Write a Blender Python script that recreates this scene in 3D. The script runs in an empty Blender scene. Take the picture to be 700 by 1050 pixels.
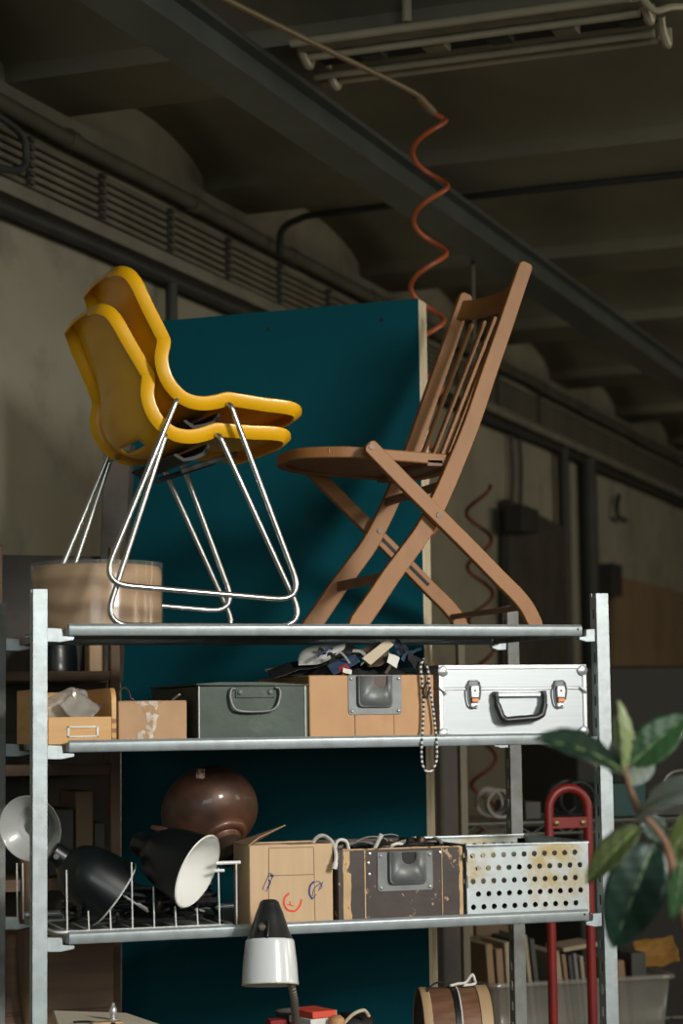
import bpy, bmesh, math, random
from mathutils import Vector, Matrix, noise
random.seed(7)
SC = bpy.context.scene
COL = SC.collection
PI = math.pi
V = Vector

# ------------------------------------------------------------------ camera
FPX, PITCH, ROLL, YAW = 2171.05, .0986, .0129, .3233
CAM = V((-.8115, -4.44, 1.40))
_fw = V((math.sin(YAW), math.cos(YAW), 0)); _rt = V((math.cos(YAW), -math.sin(YAW), 0)); _up = V((0, 0, 1))
FV = _fw * math.cos(PITCH) + _up * math.sin(PITCH)
_u0 = -_fw * math.sin(PITCH) + _up * math.cos(PITCH)
RV = _rt * math.cos(ROLL) - _u0 * math.sin(ROLL)
UV = _rt * math.sin(ROLL) + _u0 * math.cos(ROLL)

def ray(x, y):
    return FV + RV * ((x - 350) / FPX) + UV * ((525 - y) / FPX)
def at(x, y, t):
    """point of the place seen at photo position x, y on the vertical plane t metres behind the shelf front"""
    d = ray(x, y); return CAM + d * ((t - CAM.y) / d.y)
def atd(x, y, dist):
    return CAM + ray(x, y) * dist
def atz(x, y, z):
    d = ray(x, y); return CAM + d * ((z - CAM.z) / d.z)

cd = bpy.data.cameras.new('camera'); cam = bpy.data.objects.new('camera', cd); COL.objects.link(cam)
M = Matrix.Identity(4)
for i in range(3):
    M[i][0], M[i][1], M[i][2], M[i][3] = RV[i], UV[i], -FV[i], CAM[i]
cam.matrix_world = M
cd.sensor_fit = 'HORIZONTAL'; cd.sensor_width = 24.0; cd.lens = FPX / 700 * 24.0
cd.clip_end = 100
cd.dof.use_dof = True; cd.dof.focus_distance = 4.75; cd.dof.aperture_fstop = 3.6
SC.camera = cam

# room frame: local x = across the room (v), local y = along the left wall (u)
RA = math.radians(39.4)
RU = V((math.sin(RA), math.cos(RA), 0)); RVV = V((math.cos(RA), -math.sin(RA), 0))
def room(v, u, z):
    p = V((CAM.x, CAM.y, 0)) + RVV * v + RU * u; p.z = z; return p
ROOM = Matrix.Translation((CAM.x, CAM.y, 0)) @ Matrix.Rotation(-RA, 4, 'Z')

# ------------------------------------------------------------------ materials
def mat(name, col, rough=.5, metal=0., var=.12, scale=8., bump=0., bscale=40., col2=None, mix=(.45, .65), mscale=6., spec=.5,
        stretch=(1, 1, 1), trans=0., coat=0., detail=5, alpha=1.):
    m = bpy.data.materials.new(name); m.use_nodes = True
    nt = m.node_tree; N = nt.nodes; L = nt.links
    b = N['Principled BSDF']
    b.inputs['Roughness'].default_value = rough; b.inputs['Metallic'].default_value = metal
    b.inputs['Specular IOR Level'].default_value = spec
    b.inputs['Transmission Weight'].default_value = trans
    b.inputs['Coat Weight'].default_value = coat
    b.inputs['Alpha'].default_value = alpha
    tc = N.new('ShaderNodeTexCoord'); mp = N.new('ShaderNodeMapping'); L.new(tc.outputs['Object'], mp.inputs[0])
    mp.inputs['Scale'].default_value = stretch
    nz = N.new('ShaderNodeTexNoise'); nz.inputs['Scale'].default_value = scale; nz.inputs['Detail'].default_value = detail
    L.new(mp.outputs[0], nz.inputs['Vector'])
    rp = N.new('ShaderNodeValToRGB')
    rp.color_ramp.elements[0].position = .3; rp.color_ramp.elements[1].position = .7
    rp.color_ramp.elements[0].color = (*[c * (1 - var) for c in col], 1)
    rp.color_ramp.elements[1].color = (*[min(1, c * (1 + var)) for c in col], 1)
    L.new(nz.outputs['Fac'], rp.inputs[0]); out = rp.outputs[0]
    if col2:
        n2 = N.new('ShaderNodeTexNoise'); n2.inputs['Scale'].default_value = mscale; n2.inputs['Detail'].default_value = 8
        n2.inputs['Roughness'].default_value = .65
        L.new(mp.outputs[0], n2.inputs['Vector'])
        r2 = N.new('ShaderNodeValToRGB'); r2.color_ramp.elements[0].position = mix[0]; r2.color_ramp.elements[1].position = mix[1]
        L.new(n2.outputs['Fac'], r2.inputs[0])
        mx = N.new('ShaderNodeMix'); mx.data_type = 'RGBA'
        L.new(r2.outputs[0], mx.inputs[0]); L.new(out, mx.inputs[6]); mx.inputs[7].default_value = (*col2, 1)
        out = mx.outputs[2]
    L.new(out, b.inputs['Base Color'])
    if bump:
        n3 = N.new('ShaderNodeTexNoise'); n3.inputs['Scale'].default_value = bscale; n3.inputs['Detail'].default_value = 6
        L.new(mp.outputs[0], n3.inputs['Vector'])
        bp = N.new('ShaderNodeBump'); bp.inputs['Strength'].default_value = bump; bp.inputs['Distance'].default_value = .01
        L.new(n3.outputs['Fac'], bp.inputs['Height']); L.new(bp.outputs[0], b.inputs['Normal'])
    return m

def banded(name, c1, c2, scale, direction='Z', rough=.6, dist=0., lo=.45, hi=.55):
    m = bpy.data.materials.new(name); m.use_nodes = True
    nt = m.node_tree; N = nt.nodes; L = nt.links; b = N['Principled BSDF']; b.inputs['Roughness'].default_value = rough
    tc = N.new('ShaderNodeTexCoord'); w = N.new('ShaderNodeTexWave'); w.bands_direction = direction
    w.inputs['Scale'].default_value = scale; w.inputs['Distortion'].default_value = dist; w.inputs['Detail'].default_value = 2
    L.new(tc.outputs['Object'], w.inputs['Vector'])
    r = N.new('ShaderNodeValToRGB'); r.color_ramp.elements[0].position = lo; r.color_ramp.elements[1].position = hi
    r.color_ramp.elements[0].color = (*c1, 1); r.color_ramp.elements[1].color = (*c2, 1)
    L.new(w.outputs['Fac'], r.inputs[0]); L.new(r.outputs[0], b.inputs['Base Color'])
    return m

MT = {}
def mk(key, *a, **k): MT[key] = mat(key, *a, **k)
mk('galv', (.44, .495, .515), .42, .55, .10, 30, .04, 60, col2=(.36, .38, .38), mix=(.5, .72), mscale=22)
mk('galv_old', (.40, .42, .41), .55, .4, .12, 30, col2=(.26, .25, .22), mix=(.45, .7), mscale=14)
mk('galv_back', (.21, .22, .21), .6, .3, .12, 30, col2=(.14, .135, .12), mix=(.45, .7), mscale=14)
mk('deck', (.30, .32, .32), .6, .3, .15, 12, col2=(.18, .17, .15), mix=(.45, .7))
mk('yellow', (.82, .425, .004), .38, 0, .05, 6, .03, 300, coat=.15)
mk('chrome', (.52, .515, .49), .27, .9, .05, 20)
mk('steel_dark', (.032, .032, .030), .65, .1, .2, 20)
mk('beech', (.31, .136, .042), .55, 0, .16, 10, .05, 60, col2=(.20, .092, .036), mix=(.5, .75), mscale=10, stretch=(1, 1, .5))
mk('beech_dark', (.20, .10, .045), .55, 0, .2, 10)
mk('batten', (.15, .13, .09), .7, 0, .1, 5)
mk('bolt', (.12, .09, .07), .5, .7)
mk('teal', (.0006, .066, .088), .6, 0, .05, 3, .02, 90, spec=.15)
mk('panel_edge', (.56, .47, .33), .65, 0, .10, 4, stretch=(14, 14, .3))
mk('drawer_wood', (.62, .35, .13), .5, 0, .10, 6, col2=(.50, .26, .085), mix=(.45, .7), mscale=5, stretch=(.6, 1, 6))
mk('cardboard', (.46, .28, .155), .8, 0, .07, 20, .03, 200)
mk('cardboard_pale', (.58, .40, .24), .75, 0, .05, 12, stretch=(6, 6, .6))
mk('cardboard_in', (.36, .24, .14), .85, 0, .1, 10)
mk('tape_gloss', (.62, .54, .46), .12, 0, .3, 60, col2=(.45, .28, .16), mix=(.48, .52), mscale=50, coat=.5)
mk('film', (.80, .78, .72), .12, 0, .1, 20, bump=.4, bscale=30, trans=0, alpha=.10, coat=1.)
mk('green_metal', (.033, .050, .036), .5, .25, .25, 14, .05, 60, col2=(.075, .078, .06), mix=(.58, .74), mscale=16)
mk('green_dark', (.02, .026, .024), .5, .3, .2, 14)
mk('fibre', (.50, .27, .115), .55, 0, .14, 7, .03, 60, col2=(.36, .18, .07), mix=(.5, .75), mscale=7, stretch=(1, 1, .6))
mk('fibre_dark', (.046, .029, .023), .5, 0, .3, 20, .05, 90, col2=(.42, .28, .15), mix=(.61, .645), mscale=38)
mk('fibre_worn', (.56, .37, .19), .7, 0, .15, 20, col2=(.07, .045, .035), mix=(.56, .62), mscale=20)
mk('plate', (.185, .195, .195), .5, .3, .2, 20, .05, 40)
mk('alu', (.50, .535, .56), .35, .3, .04, 14, .02, 20, stretch=(.4, 1, 14))
mk('alu_bright', (.62, .63, .64), .3, .7, .05, 20)
mk('black_plastic', (.018, .019, .02), .38, 0, .1, 10)
mk('copper_tag', (.42, .16, .06), .4, .6)
mk('black_enamel', (.004, .006, .007), .36, 0, .3, 10, .02, 30, col2=(.012, .016, .016), mix=(.6, .8), mscale=18, coat=.1)
mk('white_enamel', (.80, .80, .76), .28, 0, .04, 6, coat=.4)
mk('grey_lining', (.42, .43, .41), .35, 0, .1, 6, coat=.3)
mk('grey_enamel', (.40, .41, .39), .35, 0, .1, 6, coat=.3)
mk('rust_brown', (.062, .031, .020), .46, .25, .4, 7, .06, 40, col2=(.15, .062, .032), mix=(.42, .68), mscale=6, coat=.25)
mk('rust_dark', (.045, .026, .018), .4, .3, .3, 12)
mk('sticker', (.62, .42, .31), .7, 0, .2, 90, col2=(.16, .07, .05), mix=(.48, .54), mscale=110)
mk('rack_white', (.74, .74, .72), .4, .1, .08, 20)
mk('cable_black', (.010, .011, .012), .45, 0, .1)
mk('cable_white', (.66, .64, .58), .5, 0, .1)
mk('cable_grey', (.24, .22, .19), .5, 0, .1)
mk('perf_metal', (.50, .55, .565), .45, .35, .08, 16, .03, 80, col2=(.43, .33, .15), mix=(.5, .64), mscale=6.5)
mk('rust_patch', (.60, .66, .68), .5, .3, .08, 16, col2=(.27, .14, .06), mix=(.5, .6), mscale=9)
mk('lamp_white', (.68, .70, .72), .22, 0, .02, 6, coat=.5)
mk('lamp_black', (.016, .017, .018), .36, 0, .1, 6)
mk('lamp_in', (.52, .46, .36), .5, 0, .05)
mk('neck', (.30, .27, .23), .35, .85, .1)
mk('red_paint', (.20, .013, .011), .42, 0, .12, 12, col2=(.22, .012, .01), mix=(.5, .7))
mk('red_card', (.70, .085, .045), .55, 0, .06)
mk('white_card', (.72, .72, .70), .6, 0, .05)
mk('veneer', (.16, .075, .042), .5, 0, .25, 8, stretch=(.6, 6, 6), col2=(.26, .14, .08), mix=(.45, .7))
mk('veneer_pale', (.46, .31, .17), .55, 0, .12, 8)
mk('leather_black', (.012, .012, .012), .45, 0, .2)
mk('concrete_wall', (.27, .25, .19), .88, 0, .14, 1.8, .25, 14, col2=(.19, .175, .135), mix=(.5, .66), mscale=3.2)
mk('concrete_ceiling', (.27, .25, .185), .9, 0, .12, 1.6, .12, 10, col2=(.21, .195, .15), mix=(.45, .7), mscale=1.7)
mk('floor_concrete', (.12, .11, .095), .75, 0, .15, 2)
mk('beam_steel', (.15, .17, .165), .33, .55, .15, 5, .04, 20)
mk('pipe_old', (.15, .138, .105), .65, .1, .2, 6)
mk('ledge', (.165, .152, .118), .85, 0, .2, 5, .1, 20)
mk('clamp', (.055, .052, .042), .7, .1, .2, 6)
mk('pipe_dark', (.035, .037, .035), .6, .2, .2, 6)
mk('lamp_fixture', (.26, .24, .18), .6, .1, .2, 12)
mk('lamp_tube', (.42, .38, .28), .35, 0, .08, 8)
mk('hose', (.42, .095, .032), .42, 0, .1, 20)
mk('hose_tan', (.20, .14, .075), .5, 0, .1, 20)
mk('hose_red', (.12, .018, .013), .5, 0, .1)
mk('dark_door', (.040, .036, .030), .7, 0, .3, 4, col2=(.07, .05, .035), mix=(.45, .7))
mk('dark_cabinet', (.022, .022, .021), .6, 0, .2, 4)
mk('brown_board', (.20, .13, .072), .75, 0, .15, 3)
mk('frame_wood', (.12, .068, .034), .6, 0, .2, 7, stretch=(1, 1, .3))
mk('cab_wood', (.17, .088, .042), .5, 0, .25, 5, stretch=(.6, .6, 9), col2=(.12, .06, .03), mix=(.45, .7))
mk('pale_board', (.70, .62, .50), .6, 0, .06, 5)
mk('book_tan', (.24, .15, .082), .7, 0, .15, 9)
mk('book_cream', (.33, .265, .18), .7, 0, .1, 9)
mk('book_dark', (.05, .05, .045), .6, 0, .2, 9)
mk('mustard', (.24, .115, .016), .8, 0, .25, 20)
mk('bin_clear', (.30, .29, .255), .25, 0, .08, 9, alpha=.38, coat=.4)
mk('bin_teal', (.004, .05, .05), .5, 0, .1, 9)
mk('wire_grey', (.20, .19, .165), .4, .6, .1)
mk('leaf', (.012, .033, .021), .28, 0, .22, 12, coat=.2)
mk('leaf_young', (.24, .29, .13), .35, 0, .15, 12)
mk('leaf_sheen', (.42, .46, .42), .4, 0, .1, 12)  # pale colour imitates light reflected off one leaf's upper side
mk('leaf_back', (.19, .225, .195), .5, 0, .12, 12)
mk('leaf_olive', (.075, .098, .030), .35, 0, .2, 12)
mk('leaf_mid', (.03, .075, .028), .3, 0, .2, 12)
mk('midrib', (.20, .27, .11), .4, 0, .1)
mk('stem', (.19, .095, .05), .6, 0, .2, 30)
mk('terracotta', (.30, .12, .06), .8, 0, .1)
mk('soil', (.04, .028, .02), .95, 0, .3, 40)
mk('fab_black', (.013, .013, .015), .75, 0, .3, 20)
mk('fab_pale', (.36, .36, .335), .5, 0, .15, 10)
mk('fab_white', (.66, .65, .60), .6, 0, .08, 10)
mk('fab_beige', (.52, .44, .31), .65, 0, .1, 10)
mk('fab_blue', (.02, .045, .09), .7, 0, .2, 10)
mk('fab_red', (.30, .02, .02), .7, 0, .2, 10)
mk('fab_grey', (.17, .165, .16), .6, 0, .2, 10)
mk('fab_brown', (.07, .045, .03), .6, 0, .2, 10)
mk('plastic_bag', (.44, .41, .36), .22, 0, .15, 25, bump=.3, bscale=50, alpha=.6, coat=.6)
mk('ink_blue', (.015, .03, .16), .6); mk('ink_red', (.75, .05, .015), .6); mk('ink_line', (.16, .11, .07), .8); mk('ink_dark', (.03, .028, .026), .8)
mk('brass', (.30, .20, .08), .4, .8)
MT['stripe'] = banded('stripe', (.03, .03, .03), (.62, .60, .56), 30)
MT['neck_rib'] = banded('neck_rib', (.10, .09, .08), (.36, .32, .27), 70, rough=.35)
MT['drum_wood'] = banded('drum_wood', (.27, .155, .075), (.40, .25, .135), 6, 'Z', .18, 5, .1, .9)

# ------------------------------------------------------------------ mesh builder
def catmull(P, k=8, closed=False):
    P = [V(p) for p in P]; n = len(P); out = []
    rng = n if closed else n - 1
    for i in range(rng):
        if closed: a, b, c, d = P[(i - 1) % n], P[i], P[(i + 1) % n], P[(i + 2) % n]
        else: a, b, c, d = P[max(i - 1, 0)], P[i], P[i + 1], P[min(i + 2, n - 1)]
        for j in range(k):
            t = j / k
            out.append(.5 * ((2 * b) + (c - a) * t + (2 * a - 5 * b + 4 * c - d) * t * t + (3 * b - a - 3 * c + d) * t ** 3))
    if not closed: out.append(P[-1])
    return out

def axis_m(o, d, up=None):
    z = V(d).normalized(); up = V(up) if up else (V((0, 0, 1)) if abs(z.z) < .95 else V((1, 0, 0)))
    x = up.cross(z).normalized(); y = z.cross(x)
    m = Matrix.Identity(4)
    for i in range(3): m[i][0], m[i][1], m[i][2], m[i][3] = x[i], y[i], z[i], o[i]
    return m

def frame(o, yaw=0.):
    return Matrix.Translation(o) @ Matrix.Rotation(yaw, 4, 'Z')

def fillet(P, r, k=6, closed=False):
    """round the corners of a polyline with radius r (float or list)"""
    P = [V(p) for p in P]; n = len(P); out = []
    for i in range(n):
        rr = r[i] if isinstance(r, (list, tuple)) else r
        if not closed and i in (0, n - 1) or rr <= 0: out.append(P[i]); continue
        a, b, c = P[(i - 1) % n], P[i], P[(i + 1) % n]
        d1, d2 = (a - b), (c - b); l1, l2 = d1.length, d2.length; d1 = d1 / l1; d2 = d2 / l2
        ang = d1.angle(d2); tl = min(rr / math.tan(ang / 2), l1 * .49, l2 * .49)
        p0, p1 = b + d1 * tl, b + d2 * tl
        for j in range(k + 1):
            t = j / k; out.append(p0 * (1 - t) ** 2 + b * (2 * t * (1 - t)) + p1 * t * t)
    return out

class MB:
    def __init__(s, M=None): s.v = []; s.f = []; s.m = []; s.M = M
    def add(s, vs, fs, mi=0):
        b = len(s.v)
        for p in vs: s.v.append((s.M @ V(p)) if s.M else V(p))
        for f in fs: s.f.append(tuple(b + i for i in f)); s.m.append(mi)
        return s
    def box(s, x0, x1, y0, y1, z0, z1, mi=0):
        return s.add([(x0, y0, z0), (x1, y0, z0), (x1, y1, z0), (x0, y1, z0), (x0, y0, z1), (x1, y0, z1), (x1, y1, z1), (x0, y1, z1)],
                     [(0, 3, 2, 1), (4, 5, 6, 7), (0, 1, 5, 4), (1, 2, 6, 5), (2, 3, 7, 6), (3, 0, 4, 7)], mi)
    def bar(s, a, b, w, h, up=(0, 0, 1), mi=0):
        a, b = V(a), V(b); d = (b - a).normalized(); x = d.cross(V(up)).normalized(); y = x.cross(d)
        vs = [p + x * (i * w / 2) + y * (j * h / 2) for p in (a, b) for i, j in ((-1, -1), (1, -1), (1, 1), (-1, 1))]
        return s.add(vs, [(0, 1, 2, 3), (7, 6, 5, 4), (0, 4, 5, 1), (1, 5, 6, 2), (2, 6, 7, 3), (3, 7, 4, 0)], mi)
    def prism(s, poly, off, mi=0):
        """closed polygon of 3-D points pushed along the vector off"""
        n = len(poly); P = [V(p) for p in poly]; Q = [p + V(off) for p in P]
        nrm = V((0, 0, 0))
        for i in range(n): nrm += P[i].cross(P[(i + 1) % n])
        if nrm.dot(V(off)) > 0: P, Q = Q, P
        return s.add(P + Q, [tuple(range(n)), tuple(range(2 * n - 1, n - 1, -1))] + [(i, n + i, n + (i + 1) % n, (i + 1) % n) for i in range(n)], mi)
    def ribbon(s, path, w, off, mi=0):
        """a bent plank: centre line (x, z), width w (float/list), pushed along off; keeps quads"""
        P = [V(p) for p in path]; n = len(P); off = V(off); vs = []
        on = off.normalized()
        for i in range(n):
            t = (P[min(i + 1, n - 1)] - P[max(i - 1, 0)]).normalized(); x = t.cross(on).normalized()
            ww = w[i] if isinstance(w, (list, tuple)) else w
            a, b = P[i] - x * ww / 2, P[i] + x * ww / 2
            vs += [a, b, b + off, a + off]
        fs = [(3, 2, 1, 0), tuple(4 * (n - 1) + k for k in (0, 1, 2, 3))]
        for i in range(n - 1):
            o = 4 * i
            for k in range(4): fs.append((o + k, o + (k + 1) % 4, o + 4 + (k + 1) % 4, o + 4 + k))
        return s.add(vs, fs, mi)
    def tube(s, P, r, n=10, closed=False, mi=0, caps=True):
        P = [V(p) for p in P]; m = len(P)
        T = []
        for i in range(m):
            if closed: t = P[(i + 1) % m] - P[i - 1]
            else: t = P[min(i + 1, m - 1)] - P[max(i - 1, 0)]
            T.append(t.normalized() if t.length > 1e-9 else V((0, 0, 1)))
        x = T[0].orthogonal().normalized(); vs = []
        for i in range(m):
            x = (x - T[i] * x.dot(T[i])).normalized(); y = T[i].cross(x); rr = r[i] if isinstance(r, (list, tuple)) else r
            for k in range(n):
                a = 2 * PI * k / n; vs.append(P[i] + (x * math.cos(a) + y * math.sin(a)) * rr)
        fs = []
        for i in range(m if closed else m - 1):
            j = (i + 1) % m
            for k in range(n): fs.append((i * n + k, i * n + (k + 1) % n, j * n + (k + 1) % n, j * n + k))
        if not closed and caps: fs += [tuple(range(n - 1, -1, -1)), tuple((m - 1) * n + k for k in range(n))]
        return s.add(vs, fs, mi)
    def lathe(s, prof, M=None, n=40, mi=0, smooth=0):
        if smooth: prof = [(p.x, p.y) for p in catmull([(a, b, 0) for a, b in prof], smooth)]
        M = M or Matrix.Identity(4); vs = []; idx = []
        for r, z in prof:
            if r < 1e-6: idx.append([len(vs)] * n); vs.append(M @ V((0, 0, z)))
            else:
                idx.append(list(range(len(vs), len(vs) + n)))
                for k in range(n): a = 2 * PI * k / n; vs.append(M @ V((r * math.cos(a), r * math.sin(a), z)))
        fs = []
        for a, b in zip(idx, idx[1:]):
            for k in range(n):
                q = [a[k], a[(k + 1) % n], b[(k + 1) % n], b[k]]; q2 = []
                for i in q:
                    if i not in q2: q2.append(i)
                if len(q2) > 2: fs.append(tuple(q2))
        return s.add(vs, fs, mi)
    def cyl(s, a, b, r, n=16, mi=0):
        return s.tube([a, b], r, n, mi=mi)
    def grid(s, rows, mi=0, skip=None):
        m, n = len(rows), len(rows[0])
        fs = [(i * n + j, i * n + j + 1, (i + 1) * n + j + 1, (i + 1) * n + j) for i in range(m - 1) for j in range(n - 1) if not (skip and skip(i, j))]
        return s.add([p for r in rows for p in r], fs, mi)
    def build(s, name, mt, parent=None, bevel=0., smooth=True, weld=False, solid=0., subsurf=0, seg=2, angle=38, sub_simple=False, off=-1.):
        me = bpy.data.meshes.new(name)
        root = parent
        while root is not None and root.parent is not None: root = root.parent
        if root is not None: inv = MROOT[root.name].inverted(); o_loc = V((0, 0, 0))
        else:
            xs = [p.x for p in s.v]; ys = [p.y for p in s.v]; zs = [p.z for p in s.v]
            o_loc = V(((min(xs) + max(xs)) / 2, (min(ys) + max(ys)) / 2, min(zs))); inv = Matrix.Translation(-o_loc)
        me.from_pydata([inv @ p for p in s.v], [], s.f)
        mts = mt if isinstance(mt, (list, tuple)) else [mt]
        for k in mts: me.materials.append(MT[k])
        for p, mi in zip(me.polygons, s.m): p.material_index = min(mi, len(mts) - 1)
        bm = bmesh.new(); bm.from_mesh(me)
        if weld: bmesh.ops.remove_doubles(bm, verts=bm.verts, dist=2e-5)
        bmesh.ops.recalc_face_normals(bm, faces=bm.faces); bm.to_mesh(me); bm.free()
        if smooth:
            for p in me.polygons: p.use_smooth = True
            me.set_sharp_from_angle(angle=math.radians(angle))
        o = bpy.data.objects.new(name, me); COL.objects.link(o); o.location = o_loc
        if parent is not None: o.parent = parent
        else: MROOT[o.name] = Matrix.Translation(o_loc)
        if solid: md = o.modifiers.new('solid', 'SOLIDIFY'); md.thickness = solid; md.offset = off
        if bevel: md = o.modifiers.new('bevel', 'BEVEL'); md.width = bevel; md.segments = seg; md.limit_method = 'ANGLE'; md.angle_limit = math.radians(40); md.harden_normals = False
        if subsurf: md = o.modifiers.new('sub', 'SUBSURF'); md.levels = md.render_levels = subsurf
        return o
MROOT = {}

def thing(name, loc, label, cat, group=None, yaw=0.):
    o = bpy.data.objects.new(name, None); COL.objects.link(o); o.empty_display_size = .1
    o.location = loc; o.rotation_euler = (0, 0, yaw)
    MROOT[o.name] = Matrix.Translation(loc) @ Matrix.Rotation(yaw, 4, 'Z')
    return tag(o, label, cat, group)
def tag(o, label, cat, group=None, kind=None):
    o['label'] = label; o['category'] = cat
    if group: o['group'] = group
    if kind: o['kind'] = kind
    return o
def struct(o, label=None, cat=None):
    o['kind'] = 'structure'
    if label: o['label'] = label
    if cat: o['category'] = cat
    return o

# ================================================================== ROOM
r = MB(ROOM)
r.box(-5, 8, -4, 19, -.1, 0); struct(r.build('floor', 'floor_concrete', smooth=False), 'bare grey concrete workshop floor', 'floor')
r = MB(ROOM)
r.box(-3.45, -3.2, 1.5, 18.2, 0, 3.9); struct(r.build('wall_left', 'concrete_wall', smooth=False), 'rough grey-olive plaster wall under the clipped cables', 'wall')
r = MB(ROOM)
r.box(-3.2, 6, 18, 18.2, 0, 3.9); struct(r.build('wall_far', 'concrete_wall', smooth=False), 'far end wall of the workshop, in shade', 'wall')
# vaulted ceiling with ribs across the room
prof = []
ribs = [2.85, 4.28, 5.62 + .13, 7.2, 8.85, 10.4, 12.0, 13.6, 15.2, 16.8, 18.4]
for a, b in zip(ribs, ribs[1:]):
    a1, b1 = a + .2, b - .2
    prof += [(a - .2, 3.36), (a1, 3.36), (a1 + .01, 3.41)]
    for k in range(1, 12):
        t = k / 12; prof.append((a1 + (b1 - a1) * t, 3.42 + .10 * math.sin(PI * t) ** .8))
    prof += [(b1 - .01, 3.41)]
r = MB(ROOM)
rows = [[(v_, u_, z_) for u_, z_ in prof] for v_ in (-3.3, -3.0, -2, 0, 3, 6)]
r.grid(rows)
c = r.build('ceiling', 'concrete_ceiling', angle=30, solid=.1, off=1.); struct(c, 'grey concrete ceiling of shallow vaults between ribs', 'ceiling')

# steel beam along the ceiling
bm_ = thing('steel_beam', room(-2.33, 8, 3.2), 'long grey steel beam running under the ceiling along the left wall', 'beam')
def uprof(poly, u0, u1): # profile (v, z) swept along the wall
    m = MB(); m.prism([room(v_, u0, z_) for v_, z_ in poly], RU * (u1 - u0)); return m
uprof([(-2.415, 3.19), (-2.27, 3.19), (-2.27, 3.202), (-2.415, 3.202)], 2.5, 17.9).build('flange', 'beam_steel', bm_)
uprof([(-2.36, 3.202), (-2.285, 3.202), (-2.285, 3.262), (-2.36, 3.262)], 2.5, 17.9).build('web', 'beam_steel', bm_)
uprof([(-2.42, 3.262), (-2.245, 3.262), (-2.245, 3.278), (-2.42, 3.278)], 2.5, 17.9).build('flange', 'beam_steel', bm_)

def wallrun(name, z, off, r_, m_, label, cat, u0=2.5, u1=17.9, wob=.0, group=None):
    P = []
    k = int((u1 - u0) / .35)
    for i in range(k + 1):
        u_ = u0 + (u1 - u0) * i / k
        P.append(room(-3.2 + off, u_, z + wob * noise.noise((u_ * .9, z * 3, 0))))
    m = MB(); m.tube(P, r_, 10); o = m.build(name, m_); return tag(o, label, cat, group)
pt = thing('conduit_pipe', room(-3.16, 5, 3.25), 'thick old pipe running along the top of the left wall', 'pipe')
m = MB(); m.tube([room(-3.14, 2.5 + i * .3, 3.255 + .012 * noise.noise((i * .4, 0, 0))) for i in range(52)], .026, 12); m.build('pipe', 'pipe_old', pt)
for u_ in [4.9 + k * .93 for k in range(12)]:
    m = MB(); m.tube([room(-3.14, u_, 3.255), room(-3.14, u_ + .05, 3.255)], .032, 12); m.build('coupling', 'pipe_old', pt)
order = ['topmost', 'second from the top', 'third from the top', 'fourth from the top', 'fifth from the top', 'lowest']
for k in range(6):
    wallrun('wall_cable', 3.195 - k * .027, .03, .010, 'pipe_old',
            'olive cable clipped along the left wall, %s of the six' % order[k], 'cable', wob=.006, group='cables clipped along the left wall')
for k, u_ in enumerate([5.02 + .02, 5.62, 6.1, 6.62, 7.12, 7.62, 8.15, 8.7, 9.3, 9.9, 10.6, 11.4]):
    m = MB(); p = room(-3.172, u_, 3.03)
    m.M = Matrix.Translation((p.x, p.y, 0)) @ Matrix.Rotation(-RA, 4, 'Z')
    m.box(0, .018, -.009, .009, 3.045, 3.205)
    for j in range(6): m.box(.0, .030, -.013, .013, 3.188 - j * .027, 3.202 - j * .027)
    tag(m.build('cable_clamp', 'clamp'), 'small dark clamp strip holding the six cables to the left wall', 'clamp', 'cable clamps on the left wall')
m = uprof([(-3.2, 2.985), (-3.13, 2.985), (-3.13, 3.03), (-3.2, 3.04)], 2.5, 17.9)
tag(m.build('wall_ledge', 'ledge', bevel=.006), 'narrow plastered ledge along the left wall below the cables', 'ledge')
wallrun('dark_pipe', 2.945, .05, .022, 'pipe_dark', 'dark pipe running along the left wall just below the ledge', 'pipe', wob=.01)
# looped cable at the very left
P = [room(-3.12, 5.2, 3.2), room(-3.10, 5.30, 3.19), room(-3.10, 5.46, 3.17), room(-3.10, 5.50, 3.12), room(-3.10, 5.47, 3.06), room(-3.1, 5.3, 3.03), room(-3.1, 5.0, 3.03)]
m = MB(); m.tube(catmull(P, 6), .012, 8); tag(m.build('looped_cable', 'pipe_dark'), 'dark cable bent in a loop over the wall cables at far left', 'cable')
# thin conduit bending over the ceiling
P = [room(-3.07, 7.42, 3.2), room(-3.07, 7.42, 3.3), room(-2.96, 7.42, 3.335), room(-2.5, 7.42, 3.345), room(-1.2, 7.42, 3.345), room(1.5, 7.42, 3.345)]
m = MB(); m.tube(fillet(P, .08), .014, 8); tag(m.build('overhead_conduit', 'pipe_dark'), 'thin dark conduit crossing the ceiling on a rib', 'pipe')
# pipes standing down the wall
def downpipe(px, dz0, dz1, r_, m_, label):
    d = ray(px, 560); o = V((CAM.x, CAM.y, CAM.z)); n = RVV
    p = o + d * (((room(-3.14, 0, 0) - o).dot(n)) / d.dot(n))
    m = MB(); m.tube([V((p.x, p.y, dz0)), V((p.x, p.y, dz1))], r_, 10); return tag(m.build('wall_pipe', m_), label, 'pipe')
downpipe(579, .0, 2.96, .035, 'pipe_dark', 'dark vertical pipe on the left wall, left one of two beside the dark boards')
downpipe(604, .0, 2.96, .055, 'pipe_dark', 'thicker dark vertical pipe on the left wall above the right post')
downpipe(177, 1.0, 2.93, .022, 'pipe_dark', 'dark vertical pipe on the wall behind the yellow chairs')
def on_wall(px, py, off=.0):
    d = ray(px, py); n = RVV; o = room(-3.2 + off, 0, 0)
    return CAM + d * ((o - CAM).dot(n) / d.dot(n))
def wall_panel(name, pts, th, mt_, label, cat, off=.02):
    m = MB(); P = [on_wall(x, y, off) for x, y in pts]; m.prism(P, RVV * th); return tag(m.build(name, mt_, bevel=.004), label, cat)
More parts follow.
